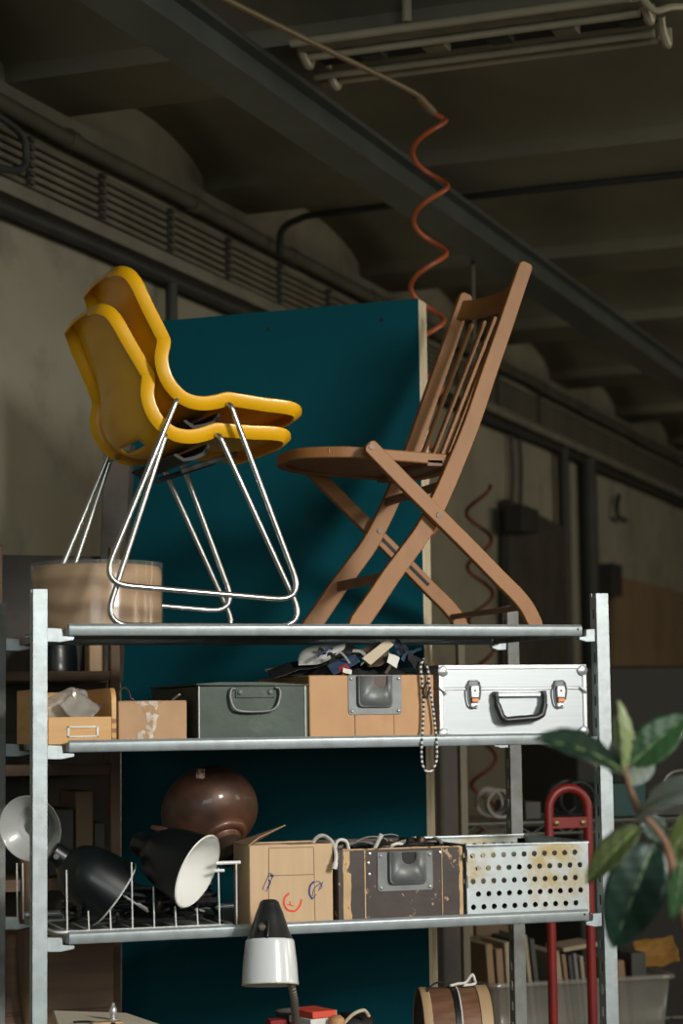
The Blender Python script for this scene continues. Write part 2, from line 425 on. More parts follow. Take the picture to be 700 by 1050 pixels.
wall_panel('leaning_board', [(513, 512), (577, 545), (577, 700), (513, 720)], .05, 'dark_door', 'large dark wooden board standing against the left wall behind the folding chair', 'board')
wall_panel('switch_box', [(517, 518), (534, 524), (534, 548), (517, 546)], .10, 'dark_cabinet', 'small black box on the wall above the large dark board', 'box', off=.08)
wall_panel('switch_box', [(612, 578), (622, 580), (622, 612), (612, 612)], .10, 'dark_cabinet', 'small black box on the wall just right of the right post', 'box', off=.02)
for k, x in enumerate((524, 533)):
    P = [on_wall(x, 520 if k == 0 else 526, .03), on_wall(x + 1, 480, .03), on_wall(x - 1, 440, .03), on_wall(x + 1, 425, .03)]
    m = MB(); m.tube(catmull(P, 5), .012, 8); tag(m.build('drop_cable', 'pipe_dark'), ['thinner dark cable dropping to the black wall box', 'second dark cable dropping beside it to the large dark board'][k], 'cable')
P = [on_wall(634, 508, .04), on_wall(632, 520, .05), on_wall(634, 530, .06), on_wall(641, 534, .06)]
m = MB(); m.tube(catmull(P, 5), .016, 8); tag(m.build('wall_hook', 'pipe_dark'), 'bent dark hook fixed to the far part of the left wall', 'hook')
wall_panel('plywood_sheet', [(622, 590), (760, 625), (760, 745), (622, 735)], .05, 'brown_board', 'pale brown plywood sheet leaning on the wall beyond the right post', 'board')

# fluorescent fixture without its cover, tubes unlit
fx = thing('fluorescent_fixture', room(-1.73, 5.6, 3.30), 'unlit grey fluorescent ceiling fixture with bare tubes', 'light')
def R3(v_, u_, z_): return room(v_, u_, z_)
m = MB(ROOM); m.box(-2.2, -1.2, 5.44, 5.5, 3.31, 3.34); m.build('rail', 'lamp_fixture', fx, bevel=.004)
m = MB(ROOM); m.box(-2.2, -1.2, 5.53, 5.68, 3.325, 3.36); m.build('tray', 'steel_dark', fx, bevel=.004)
for u_, z_ in ((5.415, 3.315), (5.52, 3.305), (5.70, 3.305), (5.765, 3.305)):
    v0 = -2.23 if u_ < 5.6 else -2.27
    m = MB(); m.tube([R3(v0 + .03, u_, z_), R3(-1.22, u_, z_)], .0125, 12); m.build('tube', 'lamp_tube', fx)
for v_ in (-2.2, -1.2):
    for u_ in (5.52, 5.74):
        m = MB(); m.tube(catmull([R3(v_, u_ - .05, 3.345), R3(v_, u_ - .02, 3.31), R3(v_ + .005, u_ + .01, 3.285), R3(v_, u_ + .045, 3.3), R3(v_, u_ + .04, 3.34)], 4), .013, 8); m.build('lamp_holder', 'lamp_tube', fx)
m = MB(); m.tube([R3(-1.86, 5.44, 3.34), R3(-1.86, 5.44, 3.42)], .014, 8); m.build('hanger', 'lamp_tube', fx)
m = MB(); m.tube([R3(-1.5, 5.66, 3.34), R3(-1.5, 5.66, 3.42)], .014, 8); m.build('hanger', 'lamp_tube', fx)
for k in range(5):
    m = MB(ROOM); v_ = -2.05 + k * .19; m.box(v_, v_ + .07, 5.56, 5.62, 3.30, 3.33); m.build('ballast', ['book_dark', 'lamp_fixture'][k % 2], fx, bevel=.004)
P = [R3(-1.2, 5.44, 3.33), R3(-1.17, 5.47, 3.29), R3(-1.13, 5.52, 3.31), R3(-1.08, 5.62, 3.33), R3(-1.06, 5.72, 3.32)]
m = MB(); m.tube(catmull(P, 5), .01, 8); m.build('lead', 'lamp_tube', fx)

# air hose: tan straight run then orange coil
hs = thing('coiled_air_hose', room(-1.94, 5.88, .9), 'orange coiled air hose hanging from the ceiling behind the teal panel', 'hose')
hx, hu = -1.93, 5.87
P = [room(-2.262, 4.55, 3.30), room(-2.19, 4.9, 3.285), room(-2.06, 5.4, 3.262), room(-1.97, 5.72, 3.245), room(-1.945, 5.83, 3.235)]
m = MB(); m.tube(catmull(P, 8), .0085, 8); m.build('supply_line', 'hose_tan', hs)
m = MB(); m.tube([room(-1.955, 5.80, 3.24), room(-1.93, 5.868, 3.205)], .014, 10); m.build('coupling', 'hose_tan', hs)
P = [room(-1.932, 5.865, 3.205)]
c0 = room(hx, hu, 0); zz = 3.185; a = 0.
while zz > .25:
    rr = .051 * min(1, (3.22 - zz) / .04)
    P.append(V((c0.x, c0.y, zz)) - RV * (.012 + .054 * max(0, 2.9 - zz)) + (RV * math.cos(a) + V((FV.x, FV.y, 0)).normalized() * math.sin(a)) * rr)
    a -= PI / 9; zz -= .203 / 18
m = MB(); m.tube(catmull(P, 2), .0078, 8); m.build('coil', 'hose', hs)
# a second, darker coil further off
c1 = atd(492, 600, 8.6); P = []; a = 0; zz = 2.35
while zz > .3:
    P.append(V((c1.x, c1.y, zz)) + (RV * math.cos(a) + FV * math.sin(a)) * .05); a -= PI / 8; zz -= .22 / 16
m = MB(); m.tube(catmull(P, 2), .008, 8); tag(m.build('coiled_hose', 'hose_red'), 'dull red coiled hose hanging in the shade behind the folding chair', 'hose')
p = atd(484, 250, 8.4)
m = MB(); m.tube([V((p.x, p.y, 2.75)), V((p.x, p.y, 3.4))], .008, 8); tag(m.build('hanging_cord', 'pipe_old'), 'thin cord hanging from the ceiling behind the folding chair', 'cord')

# teal panel
PR = V((1.10, .62, 0))
pn = thing('teal_board', PR - RVV * .43 + RU * .04, 'tall teal panel with a pale raw edge standing behind the shelving', 'panel')
def PP(l, d, z): q = PR - RVV * l + RU * d; return V((q.x, q.y, z))
PW, PH, PT = .86, 2.488, .072
m = MB(); m.prism([PP(0, 0, 0), PP(PW, 0, 0), PP(PW, 0, PH), PP(0, 0, PH)], RU * .004); m.build('face', 'teal', pn)
m = MB()
for k in range(4):
    d0 = .0045 + k * (PT - .005) / 4; m.prism([PP(.0006 * (k % 2), d0, 0), PP(PW, d0, 0), PP(PW, d0, PH), PP(.0006 * (k % 2), d0, PH)], RU * ((PT - .005) / 4 - .0009))
m.build('core', 'panel_edge', pn, bevel=.001)
for l, z in ((.10, 2.44), (.42, 2.44), (.78, 2.44)):
    m = MB(); q = PP(l, 0, z); m.cyl(q - RU * .0015, q + RU * .002, .005, 10); m.build('screw', 'black_plastic', pn)

# ================================================================== SHELVING UNIT
DZ = dict(top=1.601, mid=1.355, bot=.957, low=.575)
SW, SD = 1.30, .523
su = thing('metal_shelving', (SW / 2, SD / 2, 0), 'galvanised metal shelving unit carrying boxes and chairs in front of the teal panel', 'shelf')
def post(x, y, mt_):
    m = MB(); h = 1.686; hw = .0155
    m.box(x - hw, x + hw, y - .016, y - .0135, 0, h)
    for sg in (-1, 1):
        xa = x + sg * hw; x0, x1 = min(xa, xa - sg * .0022), max(xa, xa - sg * .0022)
        m.box(x0, x1, y - .0136, y - .004, 0, h); m.box(x0, x1, y + .008, y + .018, 0, h)
        z = 0
        while z < h - .001:
            m.box(x0, x1, y - .0041, y + .0081, z, min(z + .028, h)); z += .05
    m.box(x - hw + .002, x + hw - .002, y - .0137, y - .011, h - .012, h - .003)
    return m.build('post', mt_, su, bevel=.0006, seg=1)
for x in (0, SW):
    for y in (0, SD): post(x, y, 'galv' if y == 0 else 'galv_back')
for key, z in DZ.items():
    x0, x1 = .062, SW - .048
    lip = [(-.009, -.009), (-.006, -.013), (.004, -.013), (.008, -.008), (.008, .009), (.004, .013), (-.003, .013), (-.009, .008)]
    dk = MB(); dk.box(x0 + .004, x1 - .004, .004, SD - .004, z + .0005, z + .003)
    dko = dk.build('shelf_deck', 'deck', su)
    for yy, fl in ((0, 1), (SD, -1)):
        m = MB(); m.prism([V((x0, yy + fl * a_, z + b_)) for a_, b_ in lip], (x1 - x0, 0, 0)); lp = m.build('lip', 'galv', dko, bevel=.0022, seg=3)
        if fl == 1:
            q = MB(); q.cyl(V((x1 - .012, -.0095, z + .002)), V((x1 - .012, -.006, z + .002)), .0028, 10); q.build('hole', 'ink_dark', dko)
    for xx in (x0, x1):
        m = MB(); m.box(xx - .002, xx + .002, .006, SD - .006, z - .012, z + .0028); m.build('side_lip', 'galv_old', dko, bevel=.0008)
    for xx, sg in ((.0160, 1), (SW - .0160, -1)):
        for yy in (.0, SD):
            L_ = .058 if sg == 1 else .040
            m = MB(); m.prism([V((xx, yy - .008, z + .004)), V((xx + sg * L_ * .55, yy - .008, z + .002)), V((xx + sg * L_ * .58, yy - .008, z - .0135)), V((xx + sg * L_, yy - .008, z - .015)), V((xx + sg * L_, yy - .008, z - .022)), V((xx + sg * L_ * .5, yy - .008, z - .027)), V((xx, yy - .008, z - .026))], (0, .016, 0))
            m.build('bracket', 'galv', su, bevel=.0012)

# ================================================================== YELLOW CHAIRS
TN = .055                                   # near edge of the lower chair
YAWC = math.radians(3)
def un(p):                                  # the upper chair's outline brought down onto the lower chair
    a_ = math.radians(4.2); dx, dy = p[0] - 209, p[1] - 408
    return (200 + dx * math.cos(a_) + dy * math.sin(a_), 440 - dx * math.sin(a_) + dy * math.cos(a_))
up_prof = [(129, 267), (140.5, 278), (154.5, 310), (168, 343), (170.5, 354), (167, 371), (170, 386), (177, 397), (188, 405.5), (202, 408.3), (216, 406.5), (230, 403), (244, 404.5), (268, 408), (293, 411), (307, 415.5), (313, 423)]
CC = V((.375, .262, DZ['top'] + .0035))
ch = thing('stacking_chair', CC, 'lower of two stacked yellow plastic chairs on chrome legs, standing on the top shelf', 'chair', 'stacked yellow chairs', YAWC)
FWD = V((math.cos(YAWC), math.sin(YAWC), 0)); LAT = V((-math.sin(YAWC), math.cos(YAWC), 0))
def side(px, py, lat):
    """point of the chair's side outline (read at its near edge) moved to lateral offset lat from its middle"""
    p = at(px, py, TN); d = p - CC; return CC + FWD * (d.x - math.sin(YAWC) * .22) + V((0, 0, d.z)) + LAT * lat
prof3 = catmull([side(*un(p), 0) for p in up_prof], 4)
n_ = len(prof3); arc = [0]
for a_, b_ in zip(prof3, prof3[1:]): arc.append(arc[-1] + (b_ - a_).length)
AL = arc[-1]; NJ = 20
def shell_w(s_):
    f_ = s_ / AL; w_ = .170 + .030 * math.exp(-((f_ - .42) / .20) ** 2) + .030 * f_
    rc = .055 + .02 * (1 - f_)
    e = min(s_, AL - s_)
    if e < rc: w_ = w_ - rc + math.sqrt(max(0, rc * rc - (rc - e) ** 2))
    return w_
def depth(s_):
    f_ = s_ / AL; return .014 + .036 * math.exp(-((f_ - .47) / .17) ** 2) + .006 * f_
rows, nrms = [], []
for i, p in enumerate(prof3):
    t = (prof3[min(i + 1, n_ - 1)] - prof3[max(i - 1, 0)]).normalized()
    nn = (LAT.cross(t)).normalized()
    if nn.dot(FWD + V((0, 0, 1))) < 0: nn = -nn
    w_ = shell_w(arc[i]); row = []
    e = min(arc[i], AL - arc[i]); dd = depth(arc[i]) * min(1, e / .05)
    lo_, hi_ = max(0, i - 9), min(n_ - 1, i + 9); kk = min(i - lo_, hi_ - i); win = prof3[i - kk:i + kk + 1]
    ps = sum(win, V((0, 0, 0))) / len(win)
    for j in range(NJ + 1):
        x = -1 + 2 * j / NJ; row.append(p.lerp(ps, 1 - abs(x) ** 3) + LAT * (x * w_ - .012) - nn * dd * (1 - abs(x) ** 2.4))
    rows.append(row); nrms.append(nn)
hs_i = [i for i in range(n_) if .478 < arc[i] / AL < .520]
m = MB()
def hole(i, j): return hs_i[0] <= i < hs_i[-1] and 6 <= j <= 12
m.grid(rows, skip=hole)
# turned-back flange round the whole shell
loop = [(0, j) for j in range(NJ + 1)] + [(i, NJ) for i in range(1, n_)] + [(n_ - 1, j) for j in range(NJ - 1, -1, -1)] + [(i, 0) for i in range(n_ - 2, 0, -1)]
FL = .0325; base_i = [i * (NJ + 1) + j for i, j in loop]
ring1, ring2, ring3 = [], [], []
LPT = [rows[i][j] for i, j in loop]; nL = len(loop)
smn = []
for i in range(n_):
    q = V((0, 0, 0))
    for k in range(-2, 3): q += nrms[min(max(i + k, 0), n_ - 1)]
    smn.append(q.normalized())
for q, (i, j) in enumerate(loop):
    p = LPT[q]; nn = smn[i]; tg = (LPT[(q + 2) % nL] - LPT[q - 2]).normalized()
    outv = tg.cross(nn).normalized()
    if outv.dot(p - rows[n_ // 2 if 6 < i < n_ - 7 else i][NJ // 2] if not 6 < i < n_ - 7 else LAT * (j - NJ / 2)) < 0 and 6 < i < n_ - 7: outv = -outv
    if i <= 6 and outv.dot((prof3[0] - prof3[8]).normalized() + LAT * ((j - NJ / 2) / (NJ / 2))) < 0: outv = -outv
    if i >= n_ - 7 and outv.dot((prof3[-1] - prof3[-9]).normalized() + LAT * ((j - NJ / 2) / (NJ / 2))) < 0: outv = -outv
    topf = max(0., 1 - arc[i] / .10); side_ = abs(j - NJ / 2) / (NJ / 2)
    fl = FL * (1 - .55 * topf * (1 - side_ ** 4))
    ring1.append(p + outv * .0030 - nn * .0008); ring2.append(p + outv * .0052 - nn * .0028); ring3.append(p + outv * .0062 - nn * fl)
b0 = len(m.v); m.v += ring1 + ring2 + ring3; k_ = len(loop)
for q in range(k_):
    q2 = (q + 1) % k_
    m.f.append((base_i[q], base_i[q2], b0 + q2, b0 + q)); m.m.append(0)
    for rI in range(2): m.f.append((b0 + rI * k_ + q, b0 + rI * k_ + q2, b0 + (rI + 1) * k_ + q2, b0 + (rI + 1) * k_ + q)); m.m.append(0)
m.build('shell', 'yellow', ch, solid=.004, angle=27)
# two sled frames
LT, LB = .232, .232
for sg in (-1, 1):
    pts = [side(170, 447, 0), side(167, 446, 0), side(102, 640, 0), side(312, 640, 0), side(222, 447, 0), side(220, 446, 0)]
    zb = DZ['top'] + .0035 + .0066
    P = []
    lat = [.185, LT - .004, LB, LB, LT - .004, .185]
    for p, l in zip(pts, lat): P.append(p + LAT * (sg * l))
    P[2].z = P[3].z = zb
    m = MB(); m.tube(fillet(P, [0, .016, .045, .045, .016, 0], 8), .0064, 12); m.build('sled_frame', 'chrome', ch)
# under-seat channel
poly = [side(182, 462, 0), side(193, 469, 0), side(205, 467, 0), side(217, 462, 0), side(221, 452, 0), side(218, 450, 0), side(213, 459, 0), side(203, 463, 0), side(194, 465, 0), side(185, 460, 0)]
m = MB(); m.prism([p - LAT * .17 - V((0, 0, .006)) for p in poly], LAT * .34); m.build('seat_bracket', 'steel_dark', ch, bevel=.001)
for l in (-.1, .1):
    m = MB(); m.tube([side(200, 478, l), side(262, 458, l * .8)], .006, 8); m.build('support_rod', 'steel_dark', ch)

def dup(root, Mw, label):
    r_ = root.copy(); COL.objects.link(r_); r_.matrix_basis = Mw; r_['label'] = label
    for c_ in [o for o in bpy.data.objects if o.parent == root]:
        d = c_.copy(); COL.objects.link(d); d.parent = r_
        for g_ in [o for o in bpy.data.objects if o.parent == c_]:
            e_ = g_.copy(); COL.objects.link(e_); e_.parent = d
    return r_
pv0 = side(200, 440, 0); pv1 = side(210, 407.5, 0)
Rt = Matrix.Rotation(YAWC, 4, 'Z') @ Matrix.Rotation(math.radians(4.2), 4, 'Y') @ Matrix.Rotation(-YAWC, 4, 'Z')
MU = Matrix.Translation(pv1 - LAT * .0145) @ Rt @ Matrix.Translation(-pv0) @ MROOT[ch.name]
dup(ch, MU, 'upper of two stacked yellow plastic chairs, nested on the lower and tipped forward')

# wrapped round drum
dr = thing('wrapped_drum', (at(101, 640, .29).x, .31, DZ['top'] + .0035), 'short round wooden drum wrapped in clear film under the yellow chairs', 'drum')
c0 = dr.location.copy(); rD = .148; hD = at(100, 576, .16).z - c0.z
m = MB(); m.lathe([(0, 0), (rD, 0), (rD, hD - .012), (rD - .004, hD - .003), (rD - .012, hD), (0, hD)], Matrix.Translation(c0), 64); m.build('drum_body', 'drum_wood', dr)
m = MB(); rows_ = []
for i in range(13):
    z = .004 + (hD + .002) * i / 12; rows_.append([c0 + V(((rD + .0035 + .002 * noise.noise((a_ * .9, i * .8, 1))) * math.cos(a_ * PI / 32), (rD + .0035 + .002 * noise.noise((a_ * .9, i * .8, 1))) * math.sin(a_ * PI / 32), z)) for a_ in range(65)])
m.grid(rows_); m.build('clear_film', 'film', dr)

# ================================================================== FOLDING CHAIR
ZT = DZ['top'] + .0035
PB = [(541, 272), (533, 295), (520, 334), (503, 383), (486, 433), (470, 473), (454, 510), (437, 543), (420, 567), (403, 590), (385, 617), (368, 641)]
LG = [(378, 459), (412, 494), (446, 528), (479, 561), (511, 594), (527, 610), (538, 624), (547, 642)]
fc = thing('folding_chair', (at(455, 640, .28).x, .28, ZT), 'wooden slatted folding chair standing open on the top shelf', 'chair')
yN, yF = .080, .458     # posts
yL0, yL1 = .052, .492   # legs outside the posts
TH = .020
def W3(p, y, t=.07):    # outline read on the near side, set at depth y
    q = at(p[0], p[1], t); return V((q.x, y, q.z))
def plank(nm, path, y0, th, w, mt_='beech', round_top=True, par=None):
    P = catmull([W3(p, y0) for p in path], 4)
    P[-1].z = ZT + .002
    m = MB(); ws = w if isinstance(w, list) else [w] * len(P)
    if isinstance(w, list):
        ws = [w[0] + (w[1] - w[0]) * i / (len(P) - 1) for i in range(len(P))]
    if round_top:
        d = (P[0] - P[1]).normalized(); e = ws[0]
        P = [P[0] + d * e * k for k in (.30, .24, .13)] + P; ws = [e * .35, e * .66, e * .92] + ws
    m.ribbon(P, ws, (0, th, 0))
    for q in m.v: q.z = max(q.z, ZT)
    return m.build(nm, mt_, par or fc, bevel=.0025, angle=50)
for y0 in (yN, yF): plank('back_post', PB, y0, TH, [.034, .046])
for y0 in (yL0, yL1): plank('leg', LG, y0, TH, [.034, .036])
for (x, y), ys in (((378, 459), (yL0 - .002, yL1 - .002)), ((447, 529), (yL0 - .002, yF - .003))):
    for yy in ys:
        p = W3((x, y), yy); m = MB(); m.lathe([(0, 0), (.0065, 0), (.007, .0015), (.007, .003), (0, .003)], axis_m(p, (0, 1, 0)), 14); m.build('bolt', 'bolt', fc)
# slotted groove on the inside of the far leg
m = MB()
for a_, b_ in (((452, 534), (474, 556)), ((484, 566), (506, 588))):
    m.ribbon([W3(a_, yL1 - .0008), W3(b_, yL1 - .0008)], .009, (0, .002, 0))
m.build('slot', 'ink_dark', fc)
# seat
sx0, sx1 = at(311, 456, .1).x, at(459, 470, .1).x
zF, zB = at(338, 460, .1).z, at(457, 471, .1).z
def seat_z(x): return zF + (zB - zF) * (x - sx0) / (sx1 - sx0)
yA, yB = yN + TH + .003, yF - .003
# curved seat of lengthwise slats, rounded at the front
NS = 6; w_s = (yB - yA - .046) / NS
st_ = MB()
for k in range(NS):
    ya, yb = yA + .023 + k * w_s + .002, yA + .023 + (k + 1) * w_s - .002
    mid_ = abs((ya + yb) / 2 - (yA + yB) / 2) / ((yB - yA) / 2)
    xs = sx0 + .034 + .09 * mid_ ** 3; P = []
    for q in range(9):
        x = xs + (sx1 - .004 - xs) * q / 8; dz = .003 - .006 * math.sin(PI * q / 8)
        P.append(V((x, (ya + yb) / 2, seat_z(x) + dz)))
    m = MB(); m.ribbon(P, .011, (0, 0, 0)) if False else None
    vs = []; 
    for p in P: vs += [V((p.x, ya, p.z - .006)), V((p.x, yb, p.z - .006)), V((p.x, yb, p.z + .006)), V((p.x, ya, p.z + .006))]
    fs = [(3, 2, 1, 0), (32, 33, 34, 35)]
    for q in range(8):
        for z in range(4): fs.append((4 * q + z, 4 * q + (z + 1) % 4, 4 * q + 4 + (z + 1) % 4, 4 * q + 4 + z))
    m = MB(); m.add(vs, fs); m.build('seat_slat', 'beech', fc, bevel=.002)
m = MB(); P = []
hw_ = (yB - yA) / 2 - .011; ym_ = (yA + yB) / 2
for x in (sx1, sx1 - .08, sx1 - .16): P.append(V((x, ym_ - hw_, seat_z(x) - .013)))
for k in range(17):
    t = -1 + k / 8; x = sx0 + .016 + .10 * abs(t) ** 3.2; P.append(V((x, ym_ + t * hw_, seat_z(x) - .013)))
for x in (sx1 - .16, sx1 - .08, sx1): P.append(V((x, ym_ + hw_, seat_z(x) - .013)))
m.ribbon(P, .022, (0, 0, .026)); m.build('seat_frame', 'beech', fc, bevel=.003)
m = MB(); x_ = sx1 - .03; m.box(x_ - .02, x_ + .02, yA, yB, seat_z(x_) - .018, seat_z(x_) - .002); m.build('seat_cross_rail', 'beech_dark', fc, bevel=.002)
def rail(nm, p, h, th, curve, mt_='beech', y0=None, y1=None, tilt=True):
    y0 = y0 if y0 is not None else yN + TH - .002; y1 = y1 if y1 is not None else yF + .002
    a_ = W3(p, y0); dv = (W3((541, 272), 0) - W3((486, 433), 0)).normalized() if tilt else V((0, 0, 1))
    nb = V((dv.z, 0, -dv.x)); rws = []; N_ = 12
    vs = []
    for k in range(N_ + 1):
        t = k / N_; c_ = curve * (1 - (2 * t - 1) ** 2); y = y0 + (y1 - y0) * t
        o_ = V((a_.x, y, a_.z)) + nb * c_
        for s1, s2 in ((-1, -1), (1, -1), (1, 1), (-1, 1)): vs.append(o_ + nb * (s1 * th / 2) + dv * (s2 * h / 2))
    fs = [(3, 2, 1, 0), tuple(4 * N_ + k for k in range(4))]
    for q in range(N_):
        for z in range(4): fs.append((4 * q + z, 4 * q + (z + 1) % 4, 4 * q + 4 + (z + 1) % 4, 4 * q + 4 + z))
    m = MB(); m.add(vs, fs); return m.build(nm, mt_, fc, bevel=.002, angle=50)
rail('top_rail', (536, 287), .052, .014, .030)
rail('lower_rail', (473, 465), .046, .014, .020)
for k in range(5):
    t = (k + 1) / 6; c_ = 1 - (2 * t - 1) ** 2
    y = yN + TH + (yF - yN - TH) * t
    a_ = W3((531, 303), y); b_ = W3((476, 457), y); dv = (a_ - b_).normalized(); nb = V((dv.z, 0, -dv.x))
    m = MB(); m.bar(b_ + nb * .020 * c_, a_ + nb * .030 * c_, .009, .016, up=(0, 1, 0)); m.build('back_slat', 'beech', fc, bevel=.002)
m = MB(); a_ = W3((403, 590), yN + TH - .002); b_ = W3((403, 590), yF + .002); m.bar(a_, b_, .012, .024); m.build('stretcher', 'beech_dark', fc, bevel=.003)
m = MB(); a_ = W3((533, 623), yL0 + TH - .002); b_ = W3((533, 623), yL1 + .002); m.bar(a_, b_, .016, .013); m.build('stretcher', 'beech_dark', fc, bevel=.003)
m = MB(); a_ = W3((455, 497), yN + TH - .002); b_ = W3((455, 497), yF + .002); m.bar(a_, b_, .014, .02); m.build('stretcher', 'beech_dark', fc, bevel=.003)

# ================================================================== MIDDLE SHELF
ZM = DZ['mid'] + .0035
def open_box(m, x0, x1, y0, y1, z0, z1, th, mi=0):
    m.box(x0, x1, y0, y0 + th, z0, z1, mi); m.box(x0, x1, y1 - th, y1, z0, z1, mi)
    m.box(x0, x0 + th, y0 + th, y1 - th, z0, z1, mi); m.box(x1 - th, x1, y0 + th, y1 - th, z0, z1, mi)
    m.box(x0 + th, x1 - th, y0 + th, y1 - th, z0, z0 + th, mi)
def sheet(p, nx, ny, sx, sy, amp, seed, M_, th=0):
    """a crumpled sheet around the frame M_"""
    rows_ = []
    for i in range(ny + 1):
        row = []
        for j in range(nx + 1):
            x = (j / nx - .5) * sx; y = (i / ny - .5) * sy
            q = V((x * 14, y * 14, seed)); z = amp * noise.noise(q) + amp * .6 * abs(noise.noise(q * 2.3)) - amp * .2
            w = .2 * amp * noise.noise(V((x * 30, y * 30, seed + 5)))
            row.append(M_ @ V((x + w, y + w, z)))
        rows_.append(row)
    return rows_

# wooden drawer box
tD = .02
xa, xb = at(44, 750, tD).x, at(119.5, 750, tD).x; zt = at(100, 705.5, tD).z; zl = at(90, 735, tD).z
db = thing('wooden_tray_box', ((xa + xb) / 2, tD + .16, ZM), 'small pale wooden box with cut-down front, metal label frame and plastic bag inside', 'box')
D_ = .32; th = .011
m = MB(); m.box(xa + th, xb - th, tD, tD + th, ZM, zl); m.build('front_board', 'drawer_wood', db, bevel=.0012)
m = MB(); m.box(xa + th, xb - th, tD + D_ - th, tD + D_, ZM, zt - .004); m.build('back_board', 'drawer_wood', db, bevel=.0012)
m = MB(); m.box(xa + th, xb - th, tD + th, tD + D_ - th, ZM, ZM + .006); m.build('bottom_board', 'drawer_wood', db)
for x0 in (xa, xb - th):
    pts = [V((x0, tD, ZM)), V((x0, tD, zl + .002)), V((x0, tD + .002, zt - .022)), V((x0, tD + .008, zt - .008)), V((x0, tD + .020, zt)), V((x0, tD + D_, zt)), V((x0, tD + D_, ZM))]
    m = MB(); m.prism(pts, (th, 0, 0)); sb = m.build('side_board', 'drawer_wood', db, bevel=.0015)
    q = MB()
    for k in range(3): q.box(x0 + .0005, x0 + th - .0005, tD - .0006, tD + .004, ZM + .004 + k * .020, ZM + .013 + k * .020)
    q.build('finger_joint', 'beech', sb)
hx0, hx1, hz0, hz1 = at(69, 750, tD).x, at(101, 750, tD).x, at(80, 756, tD).z, at(80, 744.5, tD).z
m = MB()
m.box(hx0, hx1, tD - .002, tD, hz0, hz0 + .0035); m.box(hx0, hx1, tD - .002, tD, hz1 - .0035, hz1)
m.box(hx0, hx0 + .0045, tD - .002, tD, hz0, hz1); m.box(hx1 - .0045, hx1, tD - .002, tD, hz0, hz1); m.build('label_frame', 'alu_bright', db, bevel=.0006)
m = MB()
Mx = Matrix.Translation(V(((xa + xb) / 2 - .012, tD + .06, ZM + .075))) @ Matrix.Rotation(math.radians(62), 4, 'X') @ Matrix.Rotation(.15, 4, 'Z')
m.grid(sheet(0, 14, 12, .095, .08, .035, 3.1, Mx)); 
Mx = Matrix.Translation(V(((xa + xb) / 2 + .010, tD + .045, ZM + .08))) @ Matrix.Rotation(math.radians(68), 4, 'X') @ Matrix.Rotation(.75, 4, 'Z')
m.grid(sheet(0, 12, 12, .07, .07, .03, 8.4, Mx))
tag(m.build('plastic_bag', 'plastic_bag', solid=.0006, angle=20), 'crumpled greyish plastic bag lying in the wooden box', 'bag')

# small cardboard box
xa, xb = at(121.5, 740, tD).x, at(191.5, 740, tD).x; zt = at(150, 719, tD).z
cb = thing('cardboard_box', ((xa + xb) / 2, tD + .08, ZM), 'small brown cardboard box with torn shiny tape, between wooden box and green box', 'box')
m = MB(); m.box(xa, xb, tD, tD + .155, ZM, zt - .001); m.build('carton', 'cardboard', cb, bevel=.002)
for y0 in (tD + .0005, tD + .079):
    m = MB(); m.box(xa + .001, xb - .001, y0, y0 + .076, zt - .001, zt + .001); m.build('flap', 'cardboard', cb, bevel=.0006)
m = MB(); rng = random.Random(3)
tx0 = at(143, 740, tD).x; tx1 = at(161, 740, tD).x
nseg = 9
rows_ = []
for i in range(nseg + 1):
    z = zt - (zt - ZM - .004) * i / nseg; sh = .010 * math.sin(i * .6)
    rows_.append([V((tx0 + sh * .5 + rng.uniform(-.004, .004) + .014 * (1 if 2 < i < 7 else 0), tD - .0007, z)), V((tx0 + sh + .016, tD - .0012, z)), V((tx1 + sh * .4 + rng.uniform(-.006, .004), tD - .0007, z))])
m.grid(rows_)
m.box(tx0 - .012, tx1 + .012, tD - .0009, tD - .0002, zt - .005, zt - .001)
m.box(at(130, 750, tD).x, tx0 + .01, tD - .0009, tD - .0002, ZM + .008, ZM + .011)
m.build('torn_tape', 'tape_gloss', cb)
P = [at(123, 719, .07), at(122, 710, .07), at(127, 705, .075), at(132, 709, .08), at(134, 716, .08), at(137, 719, .08)]
for p in P: p.z = max(p.z, zt + .0045)
m = MB(); m.tube(catmull(P, 6), .0020, 8); tag(m.build('wire_loop', 'rust_dark'), 'short bent wire loop lying on the small cardboard box', 'wire')
m = MB(); a_ = at(177, 717, .06); a_.z = zt + .0035; m.bar(a_, at(184, 712, .03), .004, .003); tag(m.build('metal_clip', 'alu_bright'), 'small bright metal clip on the small cardboard box', 'clip')

# green metal box
tG = .02
xa, xb = at(202.5, 740, tG).x, at(316, 740, tG).x; zt = at(260, 700.5, tG).z
gb = thing('metal_chest', ((xa + xb) / 2, tG + .2, ZM), 'scuffed dark green metal box with a drop handle on its front', 'box')
GD = .43
m = MB(); open_box(m, xa, xb, tG, tG + GD, ZM, zt - .006, .0025); m.build('body', 'green_metal', gb, bevel=.0015)
m = MB(); m.prism([V((xa - .003, tG - .003, zt - .004)), V((xb + .003, tG - .003, zt - .007)), V((xb + .003, tG - .003, zt - .003)), V(((xa + xb) / 2 + .02, tG - .003, zt + .003)), V((xa + .05, tG - .003, zt + .003)), V((xa - .003, tG - .003, zt))], (0, GD + .006, 0)); m.build('lid', 'green_metal', gb, bevel=.001)
m = MB(); m.box(xb - .008, xb - .0055, tG - .0018, tG, ZM, zt - .006); m.box(xa + .002, xa + .0045, tG - .0018, tG, ZM, zt - .006); m.build('edge_seam', 'galv_old', gb)
hp = MB(); x0, x1, z0, z1 = at(241, 710, tG).x, at(281, 710, tG).x, at(260, 715.5, tG).z, at(260, 704, tG).z
hp.box(x0, x1, tG - .003, tG, z0, z1); pl = hp.build('handle_plate', 'green_metal', gb, bevel=.001)
